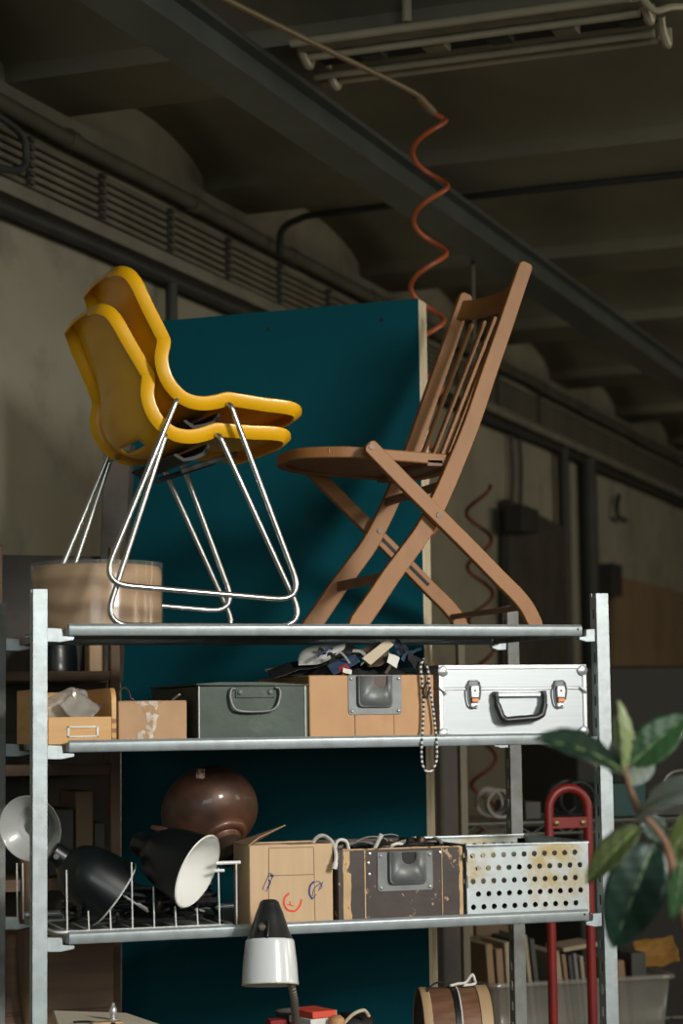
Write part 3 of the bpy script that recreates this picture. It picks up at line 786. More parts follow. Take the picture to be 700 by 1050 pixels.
for xx in (x0 + .010, x1 - .010):
    q = MB(); q.lathe([(.006, 0), (.0055, .003), (.003, .005), (0, .0055)], axis_m(V((xx, tG - .003, (z0 + z1) / 2)), (0, -1, 0)), 16); q.build('rivet', 'plate', pl)
P = [at(241, 706, tG - .006), at(237, 707, tG - .007), at(236, 715, tG - .009), at(240, 726, tG - .012), at(250, 729.5, tG - .013), at(274, 729, tG - .013), at(283, 725, tG - .012), at(287, 714, tG - .009), at(286, 706, tG - .007), at(282, 705, tG - .006)]
m = MB(); m.tube(catmull(P, 5), .0032, 10); m.build('drop_handle', 'plate', gb)

# brown fibre box
tB = .02
def fibre_box(px0, px1, ptop, pbot, t, z0, D, name, label, mats, slot):
    xa, xb = at(px0, 730 if z0 > 1.2 else 900, t).x, at(px1, 730 if z0 > 1.2 else 900, t).x; zt = at((px0 + px1) / 2, ptop, t).z
    o = thing(name, ((xa + xb) / 2, t + D / 2, z0), label, 'box')
    m = MB(); open_box(m, xa, xb, t, t + D, z0, zt, .005); m.build('body', mats[0], o, bevel=.0025)
    return o, xa, xb, zt
fb, xa, xb, zt = fibre_box(317, 445, 692, 758, tB, ZM, .40, 'fibre_box', 'tan fibreboard box with riveted metal pull plate, heaped with scraps', ['fibre'], 0)
FBX = (xa, xb, zt)
m = MB(); x_ = at(364, 750, tB).x; m.box(x_ - .0008, x_ + .0008, tB - .0006, tB + .001, ZM, at(364, 733, tB).z); x_ = at(404, 750, tB).x; m.box(x_ - .0004, x_ + .0004, tB - .0006, tB + .001, ZM, at(364, 733, tB).z); m.build('seam', 'ink_dark', fb)
def pull_plate(o, gap, t, px0, py0, px1, py1, gx0, gy0, gx1, gy1, hx, hy0, hy1):
    """plate with a pressed-out pocket and a finger hole at its top"""
    m = MB(); a_, b_ = at(px0, py1, t), at(px1, py0, t)
    x0, x1, z0, z1 = a_.x, b_.x, a_.z, b_.z
    gx0, gx1, gz0, gz1 = at(gx0, gy1, t).x, at(gx1, gy1, t).x, at((gx0 + gx1) / 2, gy1, t).z, at((gx0 + gx1) / 2, gy0, t).z
    # outline with rounded lower corners
    P = fillet([V((x0, 0, z1)), V((x0, 0, z0)), V((x1, 0, z0)), V((x1, 0, z1))], .008, 5)
    m.prism([p + V((0, t - .0022, 0)) for p in P], (0, .002, 0))
    pl = m.build('pull_plate', 'plate', o, bevel=.0007)
    # pocket: rounded frustum standing proud
    rows_ = []
    for k, (ins, d) in enumerate(((0, .0022), (.0022, .0105), (.0045, .0130))):
        q = fillet([V((gx0 + ins, 0, gz1)), V((gx0 + ins, 0, gz0 + ins)), V((gx1 - ins, 0, gz0 + ins)), V((gx1 - ins, 0, gz1))], .012, 5)
        rows_.append([p + V((0, t - d, 0)) for p in q])
    m = MB(); m.grid(rows_)
    top = rows_[-1]; c_ = V((sum(p.x for p in top) / len(top), t - .0135, sum(p.z for p in top) / len(top)))
    # front sheet of the pocket with a round finger notch
    hxx = at(hx, hy0, t).x; hr = (at(hx, hy0, t).z - at(hx, hy1, t).z) * .85; zc = gz1 - hr * .45
    fr = [p.copy() for p in top]
    notch = [V((hxx + hr * .62, t - .013, gz1)), V((hxx + hr * .62, t - .013, zc))] + [V((hxx + hr * .62 * math.cos(a_), t - .013, zc - hr * .55 * math.sin(a_))) for a_ in [PI * k / 10 for k in range(1, 10)]] + [V((hxx - hr * .62, t - .013, zc)), V((hxx - hr * .62, t - .013, gz1))]
    m.add(fr + notch, [tuple(range(len(fr) + len(notch)))])
    m.build('pocket', 'plate', pl, solid=.0008, angle=22)
    m = MB(); m.box(hxx - hr * .8, hxx + hr * .8, t - .0095, t - .0085, gz1 - hr * 1.6, gz1 - .0005); m.build('finger_hole_shadow', gap, pl)  # dark sheet painting the shade inside the finger hole
    for xx, zz_ in ((x0 + .008, z0 + .008), (x1 - .008, z0 + .008), (x0 + .007, z1 - .008), (x1 - .007, z1 - .008)):
        q = MB(); q.lathe([(.0042, 0), (.0038, .002), (.002, .0035), (0, .0038)], axis_m(V((xx, t - .002, zz_)), (0, -1, 0)), 12); q.build('rivet', 'alu_bright', pl)
pull_plate(fb, 'rust_dark', tB, 357, 692, 411, 733, 365, 693, 402, 726, 388, 693, 707)
# heap on top of the fibre box
xa, xb, zt = FBX
def scrap(name, mt_, px, py, t, sx, sy, amp, rx, ry, rz, seed, label, cat='fabric', group='scraps heaped on the tan fibre box', nx=14, ny=10, th=.0015):
    m = MB(); Mx = Matrix.Translation(at(px, py, t)) @ Matrix.Rotation(rz, 4, 'Z') @ Matrix.Rotation(ry, 4, 'Y') @ Matrix.Rotation(rx, 4, 'X')
    m.grid(sheet(0, nx, ny, sx, sy, amp, seed, Mx)); return tag(m.build(name, mt_, solid=th, subsurf=1, angle=60), label, cat, group)
heap = MB(); rows_ = []
for i in range(19):
    row = []
    for j in range(27):
        x = xa + .008 + (xb - xa - .016) * j / 26; y = tB + .010 + .36 * i / 18
        e = min(1, min(j, 26 - j) / 5) * min(1, min(i, 18 - i) / 3 + .15)
        row.append(V((x, y, zt - .012 + e * (.030 + .03 * abs(noise.noise((x * 28, y * 28, 2))) + .012 * noise.noise((x * 60, y * 60, 3))))))
    rows_.append(row)
heap.grid(rows_); tag(heap.build('cloth_heap', 'fab_black', angle=25), 'black tangle of cloth and straps filling the tan fibre box', 'cloth', kind='stuff')
scrap('leather_strap', 'leather_black', 307, 682, .10, .15, .05, .012, .5, -.22, .1, 1.3, 'flat black leather strap reaching left out of the fibre box heap', 'strap')
scrap('leather_strap', 'fab_grey', 300, 688, .16, .13, .04, .010, .6, -.12, .2, 2.3, 'grey strap end lying low over the green box corner', 'strap')
scrap('rag', 'fab_brown', 385, 671, .05, .07, .06, .02, .9, -.35, .1, 5.5, 'brown rag behind the beige tag in the heap', 'rag')
scrap('rag', 'fab_blue', 352, 680, .03, .07, .03, .012, 1.0, -.45, .0, 6.1, 'dark blue rag strip at the front middle of the heap', 'rag')
scrap('rag', 'fab_grey', 340, 668, .12, .13, .05, .014, .7, -.1, .1, 7.7, 'dark grey rag draped over the top of the heap', 'rag')
scrap('rag', 'fab_red', 353, 686, .022, .022, .02, .008, 1.1, -.5, .0, 8.1, 'small red rag at the front of the heap', 'rag')
scrap('rag', 'fab_blue', 413, 668, .06, .06, .05, .02, .8, .5, .1, 9.2, 'navy rag at the right end of the heap', 'rag')
scrap('rag', 'fab_black', 425, 676, .04, .05, .05, .02, 1.0, .5, .1, 9.9, 'black rag hanging at the right corner of the heap', 'rag')
scrap('rag', 'fab_white', 403, 677, .022, .03, .026, .012, 1.1, .4, .0, 4.2, 'small white cloth folded right of the beige tag', 'rag')
scrap('rag', 'fab_white', 356, 688, .012, .022, .012, .006, 1.1, .3, .0, 3.2, 'tiny pale cloth end at the box rim', 'rag', nx=6, ny=5)
# beige tag (flat card)
m = MB(); pts = [at(371, 675, .02), at(397, 655, .045), at(404, 661, .04), at(380, 682, .015)]
m.prism(pts, (0, .0025, 0)); tag(m.build('card_tag', 'fab_beige', bevel=.0006), 'stiff beige card tag sticking up from the heap', 'tag')
# pale bag folded over at left
m = MB(); rows_ = []
line = [(303, 678), (306, 671), (313, 665), (324, 661), (336, 658.5), (352, 657)]
low = [(305, 682), (313, 684), (324, 684), (333, 680), (340, 674), (354, 664)]
for k in range(6):
    a_, b_ = at(*line[k], .10), at(*low[k], .07)
    row = []
    for q in range(7):
        t = q / 6; p = a_.lerp(b_, t); p.y -= .012 * math.sin(PI * t); p.z += .004 * math.sin(PI * 2 * t + k); row.append(p)
    rows_.append(row)
m.grid(rows_); tag(m.build('folded_pouch', 'fab_pale', solid=.003, subsurf=2, angle=70), 'pale grey folded pouch on the left of the heap', 'pouch')
for k in range(16):
    rg = random.Random(70 + k); px = 316 + 118 * rg.random(); py = 662 + 22 * rg.random() + (4 if px > 420 else 0); tt = .02 + .10 * rg.random(); an = rg.uniform(-.9, .9); L_ = rg.uniform(9, 22)
    P = [at(px + L_ * f_ * math.cos(an), py + L_ * f_ * math.sin(an) - 5 * math.sin(PI * (f_ + .5)) * rg.uniform(.2, 1), tt + .02 * f_) for f_ in (-.5, -.25, 0, .25, .5)]
    m = MB(); m.ribbon(catmull(P, 4), rg.uniform(.004, .011), (0, .0015, .0008)); mt_ = rg.choice(['fab_black', 'fab_black', 'fab_grey', 'fab_blue', 'fab_brown', 'fab_pale', 'fab_black'])
    tag(m.build('cloth_strip', mt_), 'narrow strip of cloth tangled in the heap on the tan fibre box', 'strip', 'cloth strips in the heap')
# striped cord loop hanging over the front
P = [at(434, 676, .03), at(431, 684, .012), at(432, 694, .0085), at(434, 720, .008), at(433, 748, .0085), at(432.5, 754.5, -.003), at(432, 763, -.0145), at(432, 776, -.015), at(434, 787, -.015), at(439, 791.5, -.015), at(444, 788, -.015), at(447.5, 778, -.015), at(447.5, 763, -.0145), at(447, 753.5, -.003), at(446, 747, .007), at(444, 728, .008), at(440, 704, .0085), at(439, 690, .009), at(437, 681, .02)]
m = MB(); m.tube(catmull(P, 8), .0030, 8); tag(m.build('striped_cord', 'stripe'), 'black and white striped cord hanging in a loop over the fibre box front', 'cord')
m = MB(); m.tube(catmull([at(441, 704, .007), at(437, 716, .004), at(434, 708, .003), at(438, 699, .004)], 5), .0024, 8); tag(m.build('cord_knot', 'cable_black'), 'dark knotted end on the striped cord', 'cord')

# aluminium case
AY = math.radians(-3.0)
p0 = at(450.5, 745, .034); p1 = at(599, 740, .034); AW = (p1.x - p0.x) * 1.0; zt = at(525, 681.5, .03).z; ztm = zt - ZM
al = thing('aluminium_case', (p0.x, .034, ZM), 'silver aluminium flight case with two latches and black handle', 'case', yaw=AY)
AMX = MROOT[al.name]; AD = .30
def AB(): return MB(AMX)
zs = at(525, 706, .03).z - ZM
m = AB(); m.box(.003, AW - .003, .003, AD - .003, .001, zs - .0006); m.build('body', 'alu', al, bevel=.003)
m = AB(); m.box(.003, AW - .003, .003, AD - .003, zs + .0006, ztm - .001); m.build('lid', 'alu', al, bevel=.003)
m = AB()
for z0, z1 in ((0, .009), (ztm - .010, ztm)): 
    m.box(0, AW, 0, .004, z0, z1); m.box(0, AW, AD - .004, AD, z0, z1); m.box(0, .004, .004, AD - .004, z0, z1); m.box(AW - .004, AW, .004, AD - .004, z0, z1)
for x0, x1 in ((0, .010), (AW - .010, AW)): m.box(x0, x1, 0, .004, .009, ztm - .010)
m.build('edge_trim', 'alu_bright', al, bevel=.0012)
m = AB(); m.box(.001, AW - .001, -.0004, .004, zs - .0024, zs + .0024); m.build('seam_trim', 'alu_bright', al, bevel=.0008)
for x in (.010, AW - .010):
    for z in (.012, ztm - .014):
        m = AB(); m.lathe([(.0125, 0), (.012, .002), (.008, .004), (0, .005)], axis_m(V((x, .0005, z)), (0, -1, 0)), 18); m.build('corner_cap', 'alu_bright', al)
    m = AB(); m.tube([V((x - .008, -.002, zs + .002)), V((x, -.004, zs - .004)), V((x + .006, -.002, zs - .012))], .003, 8); m.build('hinge_clip', 'alu_bright', al)
for pxl in (484.5, 570.5):
    x = at(pxl, 710, .034).x - p0.x; x = x / math.cos(AY)
    zc = at(pxl, 711, .03).z - ZM
    m = AB(); m.box(x - .013, x + .013, -.003, .003, zc + .008, zc + .030); lt = m.build('latch', 'plate', al, bevel=.003)
    q = AB(); q.tube(catmull([V((x - .012, -.006, zc + .024)), V((x - .016, -.007, zc + .005)), V((x - .013, -.006, zc - .022)), V((x - .004, -.005, zc - .032)), V((x + .006, -.005, zc - .028))], 6), .0022, 8); q.tube(catmull([V((x + .012, -.005, zc + .026)), V((x + .015, -.006, zc + .006)), V((x + .012, -.005, zc - .015))], 6), .0022, 8); q.build('latch_wire', 'plate', lt)
    q = AB(); q.box(x - .009, x + .011, -.009, -.002, zc - .010, zc + .018); q.build('latch_tongue', 'alu_bright', lt, bevel=.002)
    q = AB(); q.box(x - .007, x + .009, -.0105, -.002, zc - .020, zc - .0105); q.build('latch_tab', 'copper_tag', lt, bevel=.001)
    q = AB(); q.tube([V((x + .001, -.0098, zc + .006)), V((x + .001, -.0088, zc + .006))], .0024, 10); q.build('keyhole', 'ink_dark', lt)
    q = AB(); q.box(x - .008, x + .010, -.004, .003, zc - .034, zc - .0205); q.build('latch_base', 'alu_bright', lt, bevel=.002)
hxs = [(at(x, y, .034).x - p0.x, at(x, y, .030).z - ZM) for x, y in ((505, 713), (506, 722), (510, 735), (514, 738.5), (544, 736), (550, 733), (553.5, 722), (553.5, 712))]
P = [V((x, -.014 - .006 * (1 if 1 < k < 6 else 0), z)) for k, (x, z) in enumerate(hxs)]
m = AB(); PP_ = fillet(P, .008, 4); m.tube(PP_, [.0062] * 3 + [.0080] * (len(PP_) - 6) + [.0062] * 3, 12); hd = m.build('handle', 'black_plastic', al)
m = AB(); m.box(hxs[0][0] + .006, hxs[-1][0] - .006, -.010, .002, hxs[0][1] - .004, hxs[0][1] + .006); m.build('handle_mount', 'alu_bright', al, bevel=.002)
m = AB(); m.box(hxs[0][0] - .004, hxs[0][0] + .006, -.018, .003, hxs[0][1] - .004, hxs[0][1] + .008); m.build('handle_joint', 'black_plastic', al, bevel=.002)
m = AB(); m.box(hxs[-1][0] - .006, hxs[-1][0] + .004, -.018, .003, hxs[-1][1] - .004, hxs[-1][1] + .008); m.build('handle_joint', 'black_plastic', al, bevel=.002)

# ================================================================== BOTTOM SHELF
ZB = DZ['bot'] + .0035
def img_axis(ix, iy, toward): return (RV * ix - UV * iy - FV * toward).normalized()
# wire rack
rk = thing('wire_rack', (at(155, 940, .2).x, .2, ZB), 'white wire dish rack full of old lamp shades and black cables', 'rack')
tR = .05; wr = .0018
xl, xr = at(66, 940, tR).x, at(226, 940, tR).x
m = MB(); m.tube(fillet([V((xl - .02, tR, ZB + .004)), V((xr + .03, tR, ZB + .004)), V((xr + .03, tR + .28, ZB + .004)), V((xl - .02, tR + .28, ZB + .004))], .02, 4, True), .003, 8, True); m.build('base_frame', 'rack_white', rk)
for k in range(8):
    x = at(69 + k * 22.3, 945, tR).x; top = [892, 934, 925, 884, 909, 929, 931, 890][k]
    m = MB(); zz_ = at(69 + k * 22.3, top, tR).z; m.tube([V((x, tR, ZB + .003)), V((x - .002, tR, zz_))], wr, 8); m.build('peg', 'rack_white', rk)
    m = MB(); m.tube([V((x, tR + .28, ZB + .003)), V((x - .002, tR + .28, zz_))], wr, 8); m.build('peg', 'rack_white', rk)
    m = MB(); m.tube([V((x, tR, ZB + .006)), V((x, tR + .28, ZB + .006))], wr, 8); m.build('base_wire', 'rack_white', rk)
zr = at(235, 884.5, tR).z; x2 = at(246, 884, tR).x; x3 = at(221, 884, tR).x
m = MB(); m.tube([V((x3, tR - .002, zr)), V((x2, tR - .002, zr))], .0042, 10); m.tube([V((x3 - .004, tR - .006, zr - .016)), V((at(229, 893, tR).x, tR - .006, zr - .016))], .0035, 8); m.build('end_rail', 'rack_white', rk)
m = MB(); x = at(242, 930, tR).x; m.tube([V((x, tR - .004, zr)), V((x, tR - .004, ZB + .002))], wr, 8); m.build('peg', 'rack_white', rk)
for px in (18, 24):
    m = MB(); x = at(px, 930, .42).x; m.tube([V((x, .42, ZB + .002)), V((x - .002, .42, at(px, 885, .42).z))], wr, 8); m.build('peg', 'rack_white', rk)
# black cables in the rack
rng = random.Random(11)
for k in range(5):
    x0, x1 = at(60, 930, .15).x, at(232, 930, .15).x
    P = []
    for q in range(34):
        P.append(V((x0 + (x1 - x0) * (.04 + .92 * rng.random()), tR + .02 + .19 * rng.random(), ZB + .012 + k * .012 + .03 * rng.random())))
    P.sort(key=lambda p: p.x + .08 * math.sin(p.y * 60))
    m = MB(); m.tube(catmull(P, 6), .0045, 6); tag(m.build('cable', 'cable_black'), 'black electric cable tangled in the wire rack below the lamp shades', 'cable', 'black cables tangled in the wire rack')
m = MB(); m.tube([at(126, 918, .08), at(152, 935, .07)], .003, 8); m.tube([at(141, 927, .075), at(151, 933, .071)], .0048, 8); tag(m.build('metal_rod', 'plate'), 'thin metal rod lying among the cables between two black shades', 'rod')
m = MB(); m.lathe([(.0, 0), (.012, 0), (.013, .01), (.009, .022), (.005, .026), (0, .026)], axis_m(at(161, 933, .10), img_axis(.3, -.8, .3)), 14); tag(m.build('lamp_socket', 'rust_dark'), 'small dark lamp socket among the cables under the white-lined shade', 'socket')

def shade(name, o, d, prof_out, prof_in, label, mats, n=48, extra=None):
    t_ = thing(name, V(o) - V((0, 0, .06)), label, 'lamp shade')
    m = MB(); m.lathe(prof_out, axis_m(o, d), n); m.build('shade', mats[0], t_)
    m = MB(); m.lathe(prof_in, axis_m(o, d), n); m.build('lining', mats[1], t_)
    return t_
# pale grey reflector behind the left post
o = at(32, 849, .20); d = img_axis(-.30, .10, 1.0)
wl = thing('lamp_reflector', o - V((0, 0, .07)), 'round pale grey lamp reflector facing out behind the left post', 'lamp shade')
Mx = axis_m(o, d)
m = MB(); m.lathe([(.020, -.075), (.028, -.06), (.045, -.035), (.066, -.006), (.072, .004), (.0735, .006)], Mx, 48, smooth=3); m.build('shade', 'grey_enamel', wl)
m = MB(); m.lathe([(.0735, .006), (.071, .005), (.064, -.004), (.046, -.024), (.043, -.03), (.03, -.05), (.014, -.056)], Mx, 48, smooth=3); m.build('lining', 'grey_lining', wl)
m = MB(); m.lathe([(.0, -.052), (.018, -.052), (.019, -.04), (.017, -.03), (.013, -.03), (.012, -.045), (0, -.045)], Mx, 24); m.build('socket', 'leather_black', wl)
# black shade, mouth turned down to the right
o = at(117, 917, .115); d = img_axis(.80, .60, -.14)
bs = shade('lampshade', o, d, [(.0, -.165), (.020, -.165), (.023, -.162), (.024, -.135), (.030, -.128), (.046, -.118), (.060, -.098), (.068, -.07), (.074, -.03), (.078, 0)],
           [(.078, 0), (.0765, .0005), (.073, -.03), (.066, -.07), (.057, -.097), (.04, -.116), (0, -.12)], 'black enamel lamp shade with its mouth turned down to the right, beside the left post', ['black_enamel', 'white_enamel'])
m = MB(); m.lathe([(.0775, -.002), (.0795, 0), (.0775, .002)], axis_m(o, d), 48); m.build('rim', 'rack_white', bs)
q = o - d * .145 - UV * .026 - FV * .004
m = MB(); m.lathe([(0, 0), (.007, 0), (.008, .004), (.005, .012), (0, .013)], axis_m(q, -UV), 12); m.build('knob', 'brass', bs)
q = o - d * .15 - FV * .024
m = MB(); m.lathe([(0, 0), (.006, 0), (.006, .004), (0, .005)], axis_m(q, -FV), 12); m.build('screw', 'plate', bs)
# black shade with white lining
o = at(202.5, 893.5, .010); d = img_axis(.88, .33, .44)
bs2 = shade('lampshade', o, d, [(.0, -.165), (.022, -.165), (.026, -.16), (.027, -.135), (.033, -.126), (.048, -.115), (.061, -.095), (.070, -.065), (.077, -.03), (.0825, 0)],
            [(.0825, 0), (.0805, .0006), (.075, -.03), (.067, -.066), (.058, -.094), (.04, -.112), (0, -.116)], 'black lamp shade lined white, its open mouth turned toward the viewer', ['black_enamel', 'white_enamel'])
m = MB(); m.lathe([(.0815, -.002), (.0838, 0), (.0815, .002)], axis_m(o, d), 48); m.build('rim', 'white_enamel', bs2)
q = o - d * .098 + UV * .052
m = MB(); m.tube([q - d * .022 - UV * .004, q, q + d * .016 + UV * .006], [.006, .008, .005], 10); m.build('bracket', 'rust_brown', bs2)
# brown domed shade
o = at(214, 831, .28); d = img_axis(.40, .62, .62)
bd = thing('domed_lamp', o - V((0, 0, .1)), 'large round brown metal lamp dome lying on the rack', 'lamp shade')
Mx = axis_m(o, d); RB = .112
P = [(0, -.088), (.03, -.087), (.065, -.076), (.095, -.05), (.110, -.015), (.112, .015), (.104, .042), (.088, .062), (.072, .073), (.060, .079), (.056, .081)]
m = MB(); m.lathe(P, Mx, 64, smooth=4); m.build('dome', 'rust_brown', bd)
m = MB(); m.lathe([(.060, .078), (.0585, .087), (.054, .093), (.046, .095), (.040, .093), (.037, .096), (.034, .105)], Mx, 48, smooth=3); m.build('collar', 'rust_brown', bd)
m = MB(); m.lathe([(.034, .104), (.032, .125), (.030, .145), (.024, .150), (.016, .150), (0, .149)], Mx, 32); m.build('neck', 'rust_dark', bd)
q = Mx @ V((.0, 0, .15)); m = MB(); m.tube(catmull([q, q + RV * .006 - UV * .022, q + RV * .014 - UV * .030, q + RV * .010 - UV * .045], 5), [.010] * 8 + [.006] * 8, 10); m.build('spigot', 'rust_brown', bd)
# paper sticker, bent over the dome
m = MB(); rows_ = []
for i in range(5):
    row = []
    for j in range(5):
        r0 = ray(201 + 9 * j / 4, 788.5 + 10 * i / 4); rr = r0.normalized()
        best = None
        # walk along the sight line to the dome's skin
        lo_ = (o - CAM).length - .14; Minv = Mx.inverted(); hit = None
        for s_ in range(160):
            p = CAM + rr * (lo_ + s_ * .001); l_ = Minv @ p; rad = math.hypot(l_.x, l_.y)
            pr = catmull([(a_, b_, 0) for a_, b_ in P], 4); need = 0
            for A_, B_ in zip(pr, pr[1:]):
                if (A_.y - l_.z) * (B_.y - l_.z) <= 0 and abs(B_.y - A_.y) > 1e-9: need = A_.x + (B_.x - A_.x) * (l_.z - A_.y) / (B_.y - A_.y)
            if rad <= need: hit = CAM + rr * (lo_ + s_ * .001 - .0018); break
        row.append(hit or CAM + rr * (lo_ + .05))
    rows_.append(row)
m.grid(rows_); m.build('sticker', 'sticker', bd)

# cardboard box with doodles
tC = .02
xa, xb = at(256, 900, tC).x, at(341, 900, tC).x; zt = at(300, 866, tC).z
dbx = thing('cardboard_box', ((xa + xb) / 2, tC + .1, ZB), 'pale cardboard box with red and blue doodles and an open flap', 'box')
m = MB(); open_box(m, xa, xb, tC, tC + .13, ZB, zt, .003); m.build('carton', 'cardboard_pale', dbx, bevel=.0012)
m = MB(); a_, b_ = V((xa + .001, tC + .002, zt)), V((xa + .001, tC + .20, zt)); off = V((-.016, 0, .030)) 
m.prism([V((xa, tC + .005, zt - .001)), V((xa, tC + .125, zt - .001)), at(293, 846.5, tC + .10), at(266, 859, tC + .01)], (-.002, 0, .002)); m.build('flap', 'cardboard_in', dbx, bevel=.0006)
m = MB(); m.box(xa + .002, at(294, 866, tC).x, tC - .001, tC + .06, zt - .0015, zt + .0012); m.build('flap', 'cardboard_pale', dbx, bevel=.0006)
m = MB(); m.box(at(294, 866, tC).x, xb - .002, tC + .001, tC + .11, zt - .004, zt - .002); m.build('flap', 'cardboard_in', dbx, bevel=.0006)
def stroke(mb, pts, w, t=tC, sm=True):
    P = [at(x, y, t - .0003) for x, y in pts]
    if sm and len(P) > 2: P = catmull(P, 5)
    mb.ribbon(P, w, (0, -.0006, 0))
m = MB()
for pts in ([(275.5, 870), (275.5, 947)], [(321.5, 869), (323, 945)], [(275.5, 869.5), (321, 868.5)], [(276, 898), (322, 896.5)]): stroke(m, pts, .0011)
m.build('printed_line', 'ink_line', dbx)
m = MB()
stroke(m, [(276, 895), (280, 897), (273, 914), (269, 912), (276, 895)], .0016, sm=False); stroke(m, [(275, 902), (277, 905), (274, 911)], .003); stroke(m, [(277, 897), (280, 899)], .005, sm=False)
stroke(m, [(322, 904), (318, 908), (317, 916), (320, 922)], .004); stroke(m, [(328, 906), (322, 911), (320, 919)], .0018); stroke(m, [(322, 904.5), (327, 904), (330, 909), (326, 913)], .0018); stroke(m, [(320, 922), (324, 917)], .002, sm=False); stroke(m, [(327, 911), (331, 904)], .0016, sm=False)
m.build('blue_doodle', 'ink_blue', dbx)
m = MB()
stroke(m, [(296.5, 916), (292, 920), (291, 927), (295, 933), (302, 934), (307, 929), (309, 922)], .0042); stroke(m, [(298, 929), (297, 924)], .0022, sm=False); stroke(m, [(294, 927), (301, 929)], .0018, sm=False)
m.build('red_doodle', 'ink_red', dbx)

# dark trunk box with worn edges
tT = .02
xa, xb = at(346, 900, tT).x, at(474, 900, tT).x; zt = at(410, 869, tT).z
tk = thing('fibre_box', ((xa + xb) / 2, tT + .2, ZB), 'dark brown fibre box with worn edges, metal pull plate and cables on top', 'box')
m = MB(); open_box(m, xa, xb, tT, tT + .40, ZB, zt, .005); m.build('body', 'fibre_dark', tk, bevel=.003)
m = MB()
x0, x1 = at(353, 900, tT).x, at(361, 900, tT).x
rows_ = []; rng = random.Random(5)
for i in range(13):
    z = ZB + .002 + (zt - ZB - .006) * i / 12; wob = .006 * noise.noise((i * .6, 3, 0)); rows_.append([V((x0 - .003 + wob * .3, tT - .0006, z)), V((x0 + .004 + wob * .3, tT - .0009, z)), V((x1 - .002 + wob * 1.4 - .004 * i / 12, tT - .0006, z))])
m.grid(rows_); m.build('worn_edge', 'fibre_worn', tk); m = MB(); rows_ = []
for i in range(13):
    z = ZB + .002 + (zt - ZB - .004) * i / 12; wob = .004 * noise.noise((i * .7, 9, 0)); rows_.append([V((xb - .008 + wob, tT - .0006, z)), V((xb - .004, tT - .0009, z)), V((xb + .0004, tT - .0006, z))])
m.grid(rows_)
m.build('worn_edge', 'fibre_worn', tk)
m = MB(); x_ = at(374, 900, tT).x; m.box(x_ - .0016, x_ + .0016, tT - .0012, tT, ZB, zt); x_ = at(453, 900, tT).x; m.box(x_ - .001, x_ + .001, tT - .0012, tT, ZB, zt); m.box(xa + .012, xb - .003, tT - .0012, tT, zt - .003, zt); m.build('seam_strip', 'fibre_worn', tk, bevel=.0004)
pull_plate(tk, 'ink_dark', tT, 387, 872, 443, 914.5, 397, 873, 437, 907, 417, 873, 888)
for px, py in ((377.5, 885), (378.5, 896.5), (379, 875.5), (451, 874)):
    p = at(px, py, tT - .001); q = MB(); q.lathe([(.0035, 0), (.003, .002), (0, .003)], axis_m(p, (0, -1, 0)), 12); q.build('rivet', 'alu_bright', tk)
# cables over the trunk
def cable(mt_, pts, r_, label, name='cable', group='cables in the dark fibre box'):
    m = MB(); m.tube(catmull([at(*p) for p in pts], 7), r_, 8); return tag(m.build(name, mt_), label, 'cable', group)
m_ = thing('cable', at(330, 880, .12), 'white cable arching from the doodled box, ending in a plug', 'cable')
m = MB(); m.tube(catmull([at(*p) for p in [(318, 872, .10), (322, 862, .09), (327, 857.5, .08), (333, 857.5, .07), (339, 862, .05), (343, 870, .025), (344.5, 879, .005), (343.5, 886, .0)]], 7), .0045, 8); m.build('lead', 'cable_white', m_)
m = MB(); m.tube([at(344, 884, .0), at(342.5, 891, .0)], [.0055, .0065], 10); m.build('plug', 'cable_white', m_)
cable('cable_white', [(344, 869, .06), (345, 864, .06), (349, 861, .06), (355, 863, .06), (357.5, 871, .06)], .0036, 'short white cable loop at the left end of the dark fibre box')
cable('cable_white', [(399, 870, .07), (402, 867, .06), (408, 865, .06), (415, 867.5, .06), (417, 872, .07)], .0038, 'pale cable arch above the pull plate of the dark fibre box')
cable('cable_grey', [(360, 866, .15), (374, 859, .15), (388, 858, .15), (396, 861, .15), (399, 868, .15)], .0014, 'thin grey wire arching over the dark fibre box', 'wire')
cable('cable_grey', [(384, 868, .2), (390, 858, .2), (400, 855.5, .2), (408, 857, .2)], .0016, 'second thin wire reaching up right over the dark fibre box', 'wire')
cable('cable_grey', [(438, 864, .15), (446, 860, .13), (452, 864, .11), (453, 872, .10)], .0045, 'thick grey cable at the right end of the dark fibre box')
for k in range(4):
    rg = random.Random(40 + k); P = []
    for q in range(9):
        a_ = q * .9 + k; P.append(V((xa + .05 + (xb - xa - .07) * (q / 8), tT + .05 + .035 * k + .02 * math.sin(a_), zt + .000 + .006 * math.sin(a_ * 1.7 + k))))
    m = MB(); m.tube(catmull(P, 5), .0045, 8); tag(m.build('cable', ['cable_black', 'rust_dark', 'cable_grey', 'cable_black'][k]), 'dark cable coiled along the open top of the dark fibre box', 'cable', 'dark cables coiled in the fibre box')
m = MB(); m.tube([at(384, 870, .06), at(391, 855.5, .05)], [.0045, .0055], 8); tag(m.build('cable_plug', 'cable_white'), 'pale cable plug sticking up from the dark fibre box', 'plug')
m = MB(); m.lathe([(0, 0), (.012, 0), (.014, .008), (.010, .018), (.004, .02), (0, .02)], axis_m(at(430, 866, .12), (.3, 0, 1)), 16); m.lathe([(0, 0), (.010, 0), (.011, .006), (.006, .014), (0, .015)], axis_m(at(421, 866, .10), (-.3, 0, 1)), 16); tag(m.build('lamp_socket', 'rust_dark'), 'dark rusty socket at the right of the cables', 'socket')

